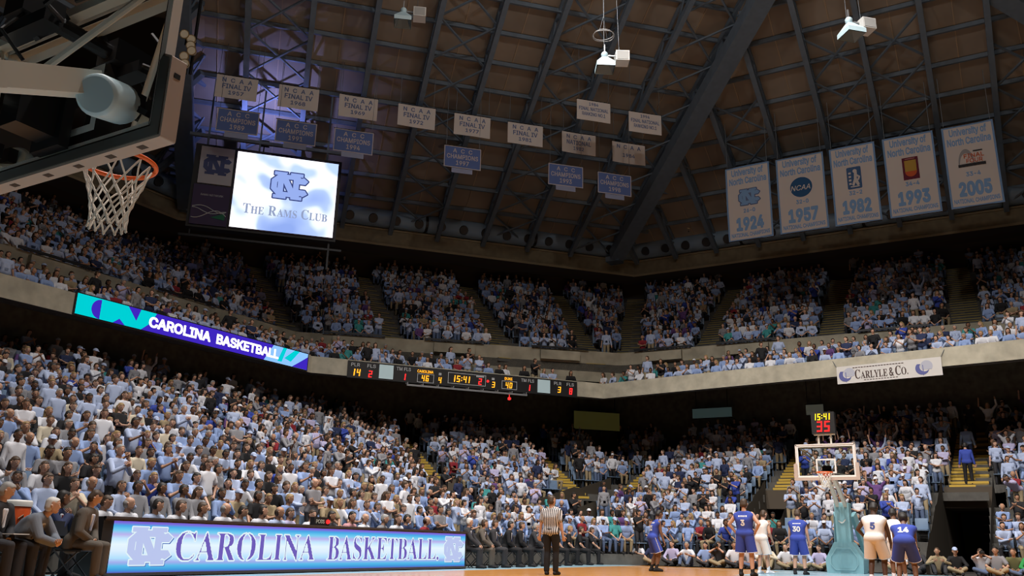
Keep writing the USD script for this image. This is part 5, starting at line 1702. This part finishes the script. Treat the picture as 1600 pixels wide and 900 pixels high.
# referee
stripe = usdkit.material(stage, '/World/Looks/referee_stripes', {'t': ('texture_coordinate', {}), 's': ('separate_xyz', {}), 'm': ('math', {'math_type': 'multiply', 'value2': 21.0}), 'f': ('math', {'math_type': 'fraction'}), 'c': ('math', {'math_type': 'greater_than', 'value2': 0.52}),
    'x': ('mix_color', {'a': (0.68, 0.65, 0.64), 'b': (0.05, 0.05, 0.05)}), 'p': ('principled_bsdf', {'roughness': .85})},
    [('t.object', 's.vector'), ('s.y', 'm.value1'), ('m.value', 'f.value1'), ('f.value', 'c.value1'), ('c.value', 'x.fac'), ('x.result', 'p.base_color')], surface='p.BSDF')
F = Fig((0, 0, .97), .02, 0, 0, (-.55, -.02), [(.0, .30, .86), (.03, -.30, .86)], [(-1, .3, 0), (-1, -.3, 0)], [(-.02, .10, .085), (.05, -.10, .085)], s=1.03, build=1.08)
p = person('referee in black and white striped shirt, back to the camera', F, (17.46, 4.74, 0), .1, skin='fair', hair='short', hairc='brown', top='tee', topc='white', legs='trousers', legc='black', n=12, fine=.03)
UsdShade.MaterialBindingAPI.Apply(stage.GetPrimAtPath(p + '/shirt')).Bind(stripe)
part(p, 'belt', MB().tube([A3(.115 * math.cos(a), .15 * math.sin(a), 1.045) + A3(.005, 0, 0) for a in np.linspace(0, 2 * PI, 24)[:-1]], .018, 6, closed=True), black)

# ---- left bench: coaches
BG = 'staff on the left bench'


def suit(label, F, loc, rz, skin, hair, hairc, jc, tie='charcoal', trousers='charcoal', group=BG, shirt='white', chair=True, n=12):
    p = thing('person', label, 'person', loc, rz, group)
    dress(p, F, skin, hair, hairc, 'jacket', jc, 'trousers', trousers, n=n, fine=.03 if n > 9 else 0)
    f, T, L = F.F, F.T, F.L
    c = F.neck - T * .07
    # white shirt front and tie in the opening of the jacket
    sh = hull([(c + f * .075 + L * k * .035, .035) for k in (1, -1)] + [(c - T * .18 + f * .116, .018)], 8) + hull([(F.neck + T * .0, .066)], 8)
    part(p, 'shirt_front', tri(sh), cm('cloth', shirt), True)
    if tie:
        part(p, 'tie', MB().mesh(hull([(c + f * .108, .018), (c - T * .21 + f * .142, .022)], 8)), cm('cloth', tie), True)
    if chair:
        ca, sa = math.cos(rz), math.sin(rz)
        folding_chair((loc[0] + .0 * ca, loc[1], loc[2]), rz, 'black folding chair under the ' + label.split(',')[0].split(' with ')[0].split(' leaning')[0].replace('person', 'man', 1) if False else 'black folding chair of ' + label.split(',')[0], 'bench chairs')
    return p


FACE = -PI / 2       # benches face the court
suit('man in dark suit at the left edge, papers on his lap', sit(.22, 'lap', (.45, -.3), 1.0), (5.66, 7.60, 0), FACE + .45, 'fair', 'short', 'grey', 'charcoal', 'white')
t = thing('paper_pad', 'white papers on the lap of the man at the left edge', 'papers', (5.84, 7.27, .66), .3)
part(t, 'sheets', MB().box(-.15, .15, -.11, .11, 0, .012), white_paint)
part(t, 'backing_board', MB().box(-.16, .16, -.12, .12, -.006, 0), grey_metal)
Fc = Fig((0, 0, .55), .80, 0, 0, (.25, .0), [(.62, .03, .57), (.60, -.03, .55)], [(-.2, .9, -.3), (-.2, -.9, -.3)], [(.40, .17, .085), (.38, -.17, .085)], [(.4, .25, 1), (.4, -.25, 1)], s=1.0, build=1.1, curl=.9)
suit('white haired man in grey jacket leaning forward, hands clasped', Fc, (6.06, 7.68, 0), FACE + .62, 'fair', 'short', 'white', 'steel grey', 'khaki', shirt='cream')
suit('dark skinned man in dark suit, hands clasped, behind the white haired man', sit(.30, 'clap', (.6, -.1), 1.0), (7.12, 8.58, 0), FACE + .6, 'brown', 'short', 'dark', 'navy blue', 'dark red')
suit('man in brown grey suit beside the lit table, looking down', sit(.30, 'lap', (.35, -.5), 1.0), (7.18, 7.86, 0), FACE + .55, 'fair', 'short', 'brown', 'brown grey', 'pale blue', 'brown grey')
suit('man in white shirt half hidden at the table end', sit(.25, 'lap', (.3, -.3), 1.0), (8.60, 9.42, 0), FACE + .3, 'fair', 'short', 'brown', 'white', None)
t = thing('towel', 'white towel hung beside the orange cooler', 'towel', (6.80, 8.62, .62))
v, f = trimesh.creation.icosphere(3, .2).vertices.copy(), trimesh.creation.icosphere(3).faces
v = v * A3(1.0, .45, .75) * (1 + .3 * (meshkit.fbm(v * 9, 3, 4)[:, None] - .5))
part(t, 'cloth', (v, f), cm('cloth', 'white'), True)
part(t, 'bottle_tray', MB().box(-.3, .3, -.12, .12, -.62, -.14), black)

# ---- people behind the scorers' table
offs = [(9.25, 'fair', 'bald', 'grey', 'white'), (9.75, 'fair', 'short', 'dark', 'pale blue'), (10.25, 'fair', 'short', 'brown', 'white'), (10.85, 'tan', 'short', 'brown', 'white'), (11.55, 'fair', 'bald', 'grey', 'white'), (12.0, 'fair', 'short', 'dark', 'grey'), (12.55, 'fair', 'short', 'dark', 'white'), (13.05, 'tan', 'bald', 'brown', 'pale blue'),
        (13.6, 'fair', 'short', 'brown', 'lavender'), (14.25, 'fair', 'short', 'brown', 'white'), (15.0, 'tan', 'short', 'dark', 'charcoal'), (15.6, 'fair', 'short', 'dark', 'pink'), (16.3, 'fair', 'bald', 'grey', 'white'), (16.9, 'fair', 'short', 'grey', 'grey'), (17.5, 'fair', 'long', 'brown', 'white'), (18.1, 'fair', 'short', 'dark', 'navy blue'), (18.8, 'fair', 'bald', 'brown', 'dark red')]
for i, (x, sk, hr, hc, sc) in enumerate(offs):
    y = 9.52 + R.uniform(-.08, .08)
    person(f'table official, {hc + " hair" if hr != "bald" else "balding"}, {sc} shirt, {ORD[i]} from the left behind the lit table', sit(R.uniform(.1, .35), 'lap', (R.uniform(.3, .9) if i < 9 else R.uniform(-.3, .6), R.uniform(-.35, .05)), R.uniform(.96, 1.03)), (x, y, 0), FACE + R.uniform(-.1, .3), 'officials behind the table',
           skin=sk, hair=hr, hairc=hc, top='long', topc=sc, legs='trousers', legc='charcoal', n=8)
    folding_chair((x, y, 0), FACE, f'black folding chair, {ORD[i]} from the left behind the lit table', 'chairs behind the table')

# ---- right bench, far part of the sideline
bn = [(20.0, 'fair', 'white', 'charcoal', 'suit'), (20.75, 'fair', 'brown', 'brown grey', 'suit'), (21.6, 'fair', 'brown', 'charcoal', 'suit'), (22.6, 'fair', 'dark', 'black', 'suit'), (23.5, 'fair', 'brown', 'black', 'suit'), (24.5, 'fair', 'grey', 'charcoal', 'suit'), (25.5, 'tan', 'brown', 'black', 'tee'), (26.5, 'fair', 'brown', 'black', 'tee'), (27.5, 'fair', 'blond', 'black', 'tee'), (28.6, 'fair', 'brown', 'black', 'tee'), (29.7, 'fair', 'brown', 'black', 'tee'), (30.7, 'fair', 'blond', 'black', 'tee'), (31.9, 'tan', 'dark', 'charcoal', 'suit')]
for i, (x, sk, hc, jc, kind) in enumerate(bn):
    y = 8.75 + .06 * (x - 20)
    F = sit(R.uniform(.12, .3), R.choice(['lap', 'knees']), (R.uniform(-.2, .5), R.uniform(-.25, .05)), 1.0)
    w = f'{ORD[i]} from the lit table on the right bench'
    if kind == 'suit':
        suit(f'man in {jc} suit, {hc} hair, {w}', F, (x, y, 0), FACE + .35, sk, 'short', hc, jc, 'navy blue', jc if jc != 'charcoal' else 'charcoal', 'right bench', chair=False, n=8)
    else:
        person(f'player in black warm-up shirt, {hc} hair, {w}', F, (x, y, 0), FACE + .35, 'right bench', skin=sk, hair='short', hairc=hc, top='tee', topc=jc, legs='trousers', legc='black', n=8)
    folding_chair((x, y, 0), FACE + .35, f'black folding chair, {w}', 'right bench chairs')
suit('man in dark suit standing bent at the end of the right bench', stand('clap', .35, (.2, -.3)), (32.6, 10.3, 0), FACE, 'fair', 'short', 'brown', 'charcoal', 'navy blue', chair=False, group='right bench', n=8)
person('grey haired man in pale shirt bending over at the right bench end', stand('clap', .95, (0, -.5)), (33.4, 11.2, 0), FACE - .4, 'right bench', skin='fair', hair='short', hairc='grey', top='long', topc='pale blue', legs='trousers', legc='charcoal', n=8)

# ---- people sitting on the floor along the far end: (lateral position, colour of the top, hair, pose)
fs = [(9.35, 'green', 'dark', 'short', 'chin'), (8.9, 'pale blue', 'brown', 'long', 'lap'), (8.1, 'white', 'grey', 'short', 'up'), (7.35, 'navy blue', 'brown', 'short', 'lap'), (6.6, 'lavender', 'brown', 'short', 'lap'), (5.95, 'white', 'grey', 'short', 'up'), (5.3, 'light blue', 'dark', 'long', 'lap'), (4.75, 'charcoal', 'brown', 'short', 'camera'), (4.2, 'white', 'brown', 'short', 'lap'),
      (3.55, 'white', 'dark', 'cap', 'lap'), (2.95, 'cream', 'brown', 'short', 'up'), (2.3, 'white', 'dark', 'short', 'lap'), (1.7, 'pale blue', 'brown', 'long', 'lap'), (1.15, 'lavender', 'brown', 'short', 'lap'), (-1.45, 'white', 'brown', 'short', 'lap'), (-2.05, 'charcoal', 'dark', 'short', 'lap'), (-2.6, 'khaki', 'brown', 'short', 'up'), (-3.15, 'black', 'dark', 'cap', 'lap'), (-3.9, 'white', 'brown', 'short', 'camera'), (-4.35, 'grey', 'dark', 'short', 'lap'), (-4.85, 'olive', 'brown', 'short', 'lap'),
      (-5.3, 'green', 'brown', 'long', 'lap'), (-5.8, 'navy blue', 'dark', 'cap', 'camera'), (-6.3, 'grey', 'brown', 'short', 'lap'), (-6.9, 'navy blue', 'dark', 'short', 'camera'), (-7.5, 'white', 'grey', 'short', 'lap'), (-8.1, 'pale blue', 'brown', 'short', 'up')]
cam_black = mat('camera_black', (0.02, 0.02, 0.02), .4)
for i, (y, tc, hc, hr, ps) in enumerate(fs):
    x = 31.55 + (.0 if y < 8 else .4) + R.uniform(-.12, .12)
    lk = (R.uniform(-.4, .4), R.uniform(-.1, .1))
    F = floor_sit({'up': 'lap'}.get(ps, ps), R.uniform(.15, .35), lk, R.uniform(.95, 1.02), 1.0, ps == 'up')
    side = 'left' if y > .8 else 'right'
    k = i if side == 'left' else i - 14
    rz = PI + R.uniform(-.25, .25)
    nm = ORD[i] + ' floor sitter from the far corner' if i < 14 else ORD[i - 14] + ' floor sitter right of the basket stand'
    doing = {'camera': 'holding a camera, ', 'chin': 'hand at chin, ', 'up': 'knees raised, ', 'lap': ''}[ps]
    person(f'person in {tc} top, {doing}{nm}', F, (x, y, 0), rz, 'people sitting on the floor', skin=R.choice(['fair', 'fair', 'tan']), hair=None if hr == 'cap' else hr, hairc=hc, cap='pale blue' if hr == 'cap' else None, top=R.choice(['tee', 'long']), topc=tc, legs='trousers', legc=R.choice(['denim', 'khaki', 'charcoal', 'denim']), n=8)
    if ps == 'camera':
        f3 = A3(math.cos(rz), math.sin(rz), 0)
        hc3 = rotz(rz) @ (F.head + F.hf * .17 * F.s)
        t = thing('handheld_camera', f'black camera held by the {nm}', 'camera', (x + hc3[0], y + hc3[1], hc3[2]), rz + lk[0], 'cameras of the floor sitters')
        part(t, 'camera_body', MB().box(-.035, .035, -.07, .07, -.05, .05).box(-.03, .02, -.03, .03, .05, .075), cam_black)
        part(t, 'lens', MB().lathe([(.001, 0), (.034, 0), (.038, .05), (.044, .12), (.036, .13), (.001, .125)], 12), cam_black, True)
        pr = stage.GetPrimAtPath(t + '/lens')
        UsdGeom.Xformable(pr).AddRotateYOp().Set(90.0)
# people on the stairs and at the tunnel right of the basket
person('man in light blue shirt walking up the right stairs, back turned', stand('sides', .1, (0, 0)), (39.9, -3.6, 3.47), 0.0, 'people on the right stairs', skin='tan', hair='short', hairc='dark', top='long', topc='royal blue', legs='trousers', legc='black', n=8)
person('man in pale blue shirt above him on the right stairs, back turned', stand('sides', .1, (0, 0)), (42.0, -3.65, 4.49), 0.0, 'people on the right stairs', skin='tan', hair='short', hairc='dark', top='long', topc='light blue', legs='trousers', legc='navy blue', n=8)
person('guard in dark suit at the top of the right stairs', stand('cross', 0, (0, 0)), (44.9, -3.8, 5.85), PI, 'people on the right stairs', skin='brown', hair='short', hairc='dark', top='jacket', topc='black', legs='trousers', legc='black', n=8)
person('man in pale shirt and khaki trousers bending down beside the right tunnel', stand('knees' if False else 'clap', 1.0, (0, -.6)), (36.4, -5.3, 2.1), PI / 2 + .9, 'people on the right stairs', skin='tan', hair='short', hairc='dark', top='long', topc='lavender', legs='trousers', legc='khaki', n=8)

# ------------------------------------------------------------------ the crowd
VC = usdkit.material(stage, '/World/Looks/crowd', {'a': ('attribute', {'attribute': 'tint'}), 'p': ('principled_bsdf', {'roughness': .8, 'specular_ior_level': .3})}, [('a.color', 'p.base_color')], surface='p.BSDF')
SHIRTS = (['pale blue'] * 28 + ['light blue'] * 18 + ['white'] * 19 + ['grey'] * 8 + ['navy blue'] * 8 + ['black'] * 12 + ['cream'] * 3 + ['lavender'] * 4 + ['khaki'] * 2 + ['royal blue'] * 2 + ['dark red', 'teal', 'purple', 'olive', 'charcoal', 'charcoal'])
HAIRS = [('short', 'brown')] * 8 + [('short', 'dark')] * 6 + [('long', 'brown')] * 4 + [('long', 'blond')] * 3 + [('short', 'blond')] * 2 + [('short', 'grey')] * 4 + [('bald', 'grey')] * 2 + [('curly', 'brown')] + [('cap', 'pale blue')] * 2 + [('cap', 'white')] * 1 + [('long', 'dark')] * 2
SKINS = ['fair'] * 9 + ['tan'] * 4 + ['brown'] * 2
LEGS = ['denim'] * 4 + ['khaki'] * 2 + ['charcoal'] * 3 + ['black']
RC = random.Random(42)


def crowd_fig(pose, rc):
    s, b = rc.uniform(.93, 1.04), rc.uniform(.88, 1.12)
    lk = (rc.uniform(-.5, .5), rc.uniform(-.25, .05))
    if pose.startswith('sit'):
        return sit(rc.uniform(.0, .3), pose[4:], lk, s, b, feet_x=.36)
    return stand(pose[6:], rc.uniform(-.02, .1), lk, s, b)


def head_style():
    h = RC.choice(HAIRS)
    return (None, 'brown', h[1]) if h[0] == 'cap' else (h[0], h[1], None)


classes = stage.CreateClassPrim('/World/spectator_kinds')
KINDS_ = []
for k in range(64):
    pose = RC.choice(['sit_lap'] * 6 + ['sit_cross', 'sit_cross', 'sit_knees', 'sit_chin', 'sit_clap', 'stand_cross', 'stand_sides', 'stand_clap', 'stand_pockets'])
    hr, hc, cp = head_style()
    sk, tc = RC.choice(SKINS), RC.choice(SHIRTS)
    if sk == 'brown':
        hr, hc = ('short', 'dark') if hr else (hr, hc)
    path = f'/World/spectator_kinds/kind_{k:03d}'
    UsdGeom.Xform.Define(stage, path)
    dress(path, crowd_fig(pose, RC), sk, hr, hc, RC.choice(['tee', 'tee', 'long']), tc, 'trousers', RC.choice(LEGS), n=8, cap=cp, faces=True)
    KINDS_.append((path, pose, tc, f'{cp} cap' if cp else ('balding head' if hr == 'bald' else f'{"long " if hr == "long" else ""}{hc} hair')))

# far crowd kinds: one light mesh each, coloured by its parts
far_kinds = []


def far_mesh(pose, rc):
    F = crowd_fig(pose, rc)
    hr, hc, cp = head_style()
    sk, tc, lc = RC.choice(SKINS), RC.choice(SHIRTS), RC.choice(LEGS)
    n = 6
    vs, fs_, cs, tot = [], [], [], 0

    def put(gs, col):
        nonlocal tot
        for g in gs:
            m = g if isinstance(g, m3.Manifold) else hull(g, n)
            q = m.to_mesh()
            v, f = q.vert_properties[:, :3], q.tri_verts
            vs.append(v)
            fs_.append(f + tot)
            tot += len(v)
            cs.append(np.tile(col, (len(v), 1)))
    put(F.skull()[:2] + F.skull()[-1:], SKIN[sk])
    for k in (0, 1):
        put(F.hand(k, False)[:2] + F.arm(k)[-1:], SKIN[sk])
        put(F.leg(k, .013), CLOTH[lc])
        put(F.foot(k, .01), CLOTH['black'])
        put(F.arm(k, .02, rc.choice([.33, .33, .96])), CLOTH[tc])
    put(F.torso(.016), CLOTH[tc])
    if cp:
        put([F.cap(8)], CLOTH[cp])
    else:
        put([F.hair(hr, 8)], HAIRC['dark' if sk == 'brown' else hc])
    return np.vstack(vs), np.vstack(fs_), np.vstack(cs)


POSES_SIT = ['sit_lap'] * 6 + ['sit_cross'] * 3 + ['sit_knees'] * 2 + ['sit_chin', 'sit_clap', 'sit_clap']
POSES_STAND = ['stand_cross', 'stand_cross', 'stand_sides', 'stand_clap', 'stand_clap', 'stand_pockets', 'stand_sides', 'stand_cross']
POSES_UP = ['stand_up', 'stand_up', 'stand_point', 'stand_head']


def instancer(name, label, protos, pts, idx, ang, cat='crowd', scale=None):
    path = numbered('/World', name)
    pi = UsdGeom.PointInstancer.Define(stage, path)
    pp = []
    for k, (v, f, c, m_) in enumerate(protos):
        q = f'{path}/kinds/kind_{k:03d}'
        me = usdkit.mesh(stage, q, (v, f), m_, smooth=True)
        if c is not None:
            pv = UsdGeom.PrimvarsAPI(me).CreatePrimvar('tint', Sdf.ValueTypeNames.Color3fArray, 'vertex')
            pv.Set(Vt.Vec3fArray.FromNumpy(c.astype(np.float32)))
        pp.append(q)
    pi.CreatePrototypesRel().SetTargets(pp)
    pi.CreatePositionsAttr(Vt.Vec3fArray.FromNumpy(np.array(pts, np.float32)))
    pi.CreateProtoIndicesAttr(Vt.IntArray.FromNumpy(np.array(idx, np.int32)))
    pi.CreateOrientationsAttr(Vt.QuathArray([Gf.Quath(float(math.cos(a / 2)), 0, 0, float(math.sin(a / 2))) for a in ang]))
    tag(pi.GetPrim(), label, cat, None, 'stuff')
    return path


FARK = [(far_mesh(p, RC), 'sit') for p in [RC.choice(POSES_SIT) for _ in range(44)]] + [(far_mesh(p, RC), 'stand') for p in [RC.choice(POSES_STAND) for _ in range(26)]] + [(far_mesh(p, RC), 'up') for p in [RC.choice(POSES_UP) for _ in range(12)]]
K_OF = {k: [i for i, x in enumerate(FARK) if x[1] == k] for k in ('sit', 'stand', 'up')}

# seats: a folding stadium seat with back
seat = MB().box(-.20, .18, -.22, .22, .40, .44).frame((-.24, 0, .66), (1, 0, .15), (0, 1, 0), (-.15, 0, 1), .035, .44, .40).beam((-.2, -.2, 0), (-.2, -.2, .4), .04).beam((-.2, .2, 0), (-.2, .2, .4), .04)
seat_mat = mat('seat_blue', (0.16, 0.24, 0.36), .5)


def places(Fc, Rc, z0, z1, n, aisles, lower, first=0, wid=.80, frac=.5):
    out_ = []
    for i in range(first, n):
        v = (i + frac) / n
        a = row(Fc, Rc, v)
        z = lerp(z0, z1, i / n)
        for s in range(3):
            e = a[s + 1] - a[s]
            L = np.linalg.norm(e)
            e = e / L
            nrm = A3(-e[1], e[0])
            if nrm @ (C0 - a[s]) < 0:
                nrm = -nrm
            m = int(L / .53)
            for k in range(m):
                P = a[s] + e * ((k + .5) * L / m)
                if near_aisle(P, aisles, wid) or (lower and in_vom(P, .35)):
                    continue
                pr = project((P[0], P[1], z + .9))[0]
                if pr[2] < 1 or not (-70 < pr[0] < 1670) or pr[1] > 930:
                    continue
                out_.append((i, s, P, z, math.atan2(nrm[1], nrm[0]), pr))
    return out_


low = places(LF, LR, LZ0, LZ1, LN, AISLES_LOW, True)
# the passage mouths and the benches keep clear of the first rows
RES = [A3(36.4, -5.3), A3(35.9, -5.1), A3(33.4, 11.2), A3(32.6, 10.3)]
low = [q for q in low if all(np.linalg.norm(q[2] - r_) > .75 for r_ in RES)]
box_rows = []
for k_ in range(3):
    lin = out(.95 + .85 * k_)
    for q in places(lin, lin, BZ0 + .4 * k_, BZ0 + .4 * k_ + .01, 1, AISLES_UP, False):
        s_ = q[1]
        e_ = UW[s_ + 1] - UW[s_]
        e_ = e_ / np.linalg.norm(e_)
        if abs((q[2] - UW[s_]) @ A3(-e_[1], e_[0])) > .5 + (0.0 if k_ else .0) and abs((q[2] - FA[s_]) @ A3(-(FA[s_ + 1] - FA[s_])[1], (FA[s_ + 1] - FA[s_])[0])) / np.linalg.norm(FA[s_ + 1] - FA[s_]) > .7 and (s_ != 2 or q[2][0] < UW[2][0] + (UW[3][0] - UW[2][0]) * .5 - .4):
            box_rows.append(q)
upp = places(UW, UR, UZ0, UZ1, UN, AISLES_UP, False, 1)
print('seats', len(low), len(box_rows), len(upp))


def jitter(P, s=.09):
    return A3(P[0] + RC.uniform(-s, s), P[1] + RC.uniform(-s, s))


low.sort(key=lambda q: q[5][2])
near = [q for q in low if -10 < q[5][0] < 1610 and 560 < q[5][1] < 895]
N_NEAR = 225
near = near[:N_NEAR]
near_ids = {id(q) for q in near}
lets = [('CAROLINA', i, 1.33 + 3.72 * (i + .5) / 8) for i in range(8)] + [('BASKETBALL', i, 5.45 + 4.27 * (i + .5) / 10) for i in range(10)]
lets = [(project((TX0 + m, TY, .5))[0][0], f'above {ORD[i]} letter of {w}') for w, i, m in lets] + [(project((TX0 + .74, TY, .5))[0][0], 'above the left logo'), (project((TX0 + 10.52, TY, .5))[0][0], 'above the right logo')]


def landmark(x):
    if x < 70:
        return 'behind the dark suited man'
    if x < 150:
        return 'behind the white haired man'
    if x < 190:
        return 'over the lit table end'
    if x > 728:
        return 'behind the right bench' if x < 950 else 'behind the floor sitters'
    return min(lets, key=lambda l: abs(l[0] - x))[1]


cells = {}
for q in near:
    kp = KINDS_[RC.randrange(len(KINDS_))]
    if kp[1].startswith('stand') and RC.random() < .5:
        kp = KINDS_[RC.randrange(len(KINDS_))]
    cells.setdefault((q[0], landmark(q[5][0])), []).append((q[5][0], q, kp))
for (r_, lm), lst in sorted(cells.items()):
    lst.sort(key=lambda c: c[0])
    for j, (x, q, kp) in enumerate(lst):
        P = jitter(q[2])
        lab = f'spectator, {kp[2]} top, {kp[3]}, {ORD[r_]} row {lm}'
        if len(lst) > 1:
            lab += f', {ORD[j]} there'
        p = thing('spectator', lab, 'person', (*P, q[3]), q[4] + RC.uniform(-.45, .25), 'spectators in the near rows of the lower stand')
        pr = stage.GetPrimAtPath(p)
        pr.GetReferences().AddInternalReference(kp[0])
        pr.SetInstanceable(True)


def fill(pl, name, label, f_stand, f_up, p_full=.95):
    pts, idx, ang = [], [], []
    for q in pl:
        if id(q) in near_ids or RC.random() > p_full:
            continue
        fs_, fu = f_stand(q), f_up(q)
        r = RC.random()
        kind = 'up' if r < fu else 'stand' if r < fu + fs_ else 'sit'
        P = jitter(q[2])
        pts.append((P[0], P[1], q[3]))
        idx.append(RC.choice(K_OF[kind]))
        ang.append(q[4] + RC.uniform(-.4, .4))
    instancer(name, label, [(*f_[0], VC) for f_ in FARK], pts, idx, ang)


student = lambda q: q[1] == 2 and -3.4 < q[2][1] < 4
fill(low, 'lower_crowd', 'packed crowd in pale blue and white filling the lower stand', lambda q: .08 if q[0] < 2 and q[1] else .75 if student(q) else (.38 if q[1] else .30), lambda q: .0 if q[0] < 2 else .22 if student(q) else (.05 if q[1] == 2 else .01))
fill(box_rows, 'balcony_crowd', 'thin rows of spectators right behind the balcony front', lambda q: .12, lambda q: 0.0, .90)
fill(upp, 'upper_crowd', 'dim packed crowd in pale blue filling the upper stand under the roof', lambda q: .12, lambda q: .01, .97)
allp = low + box_rows + upp
sv, sf = seat.arrays()
instancer('stadium_seats', 'pale blue folding stadium seats under the crowd in both stands', [(sv, sf, None, seat_mat)], [(*q[2], q[3]) for q in allp], [0] * len(allp), [q[4] for q in allp], 'seats')
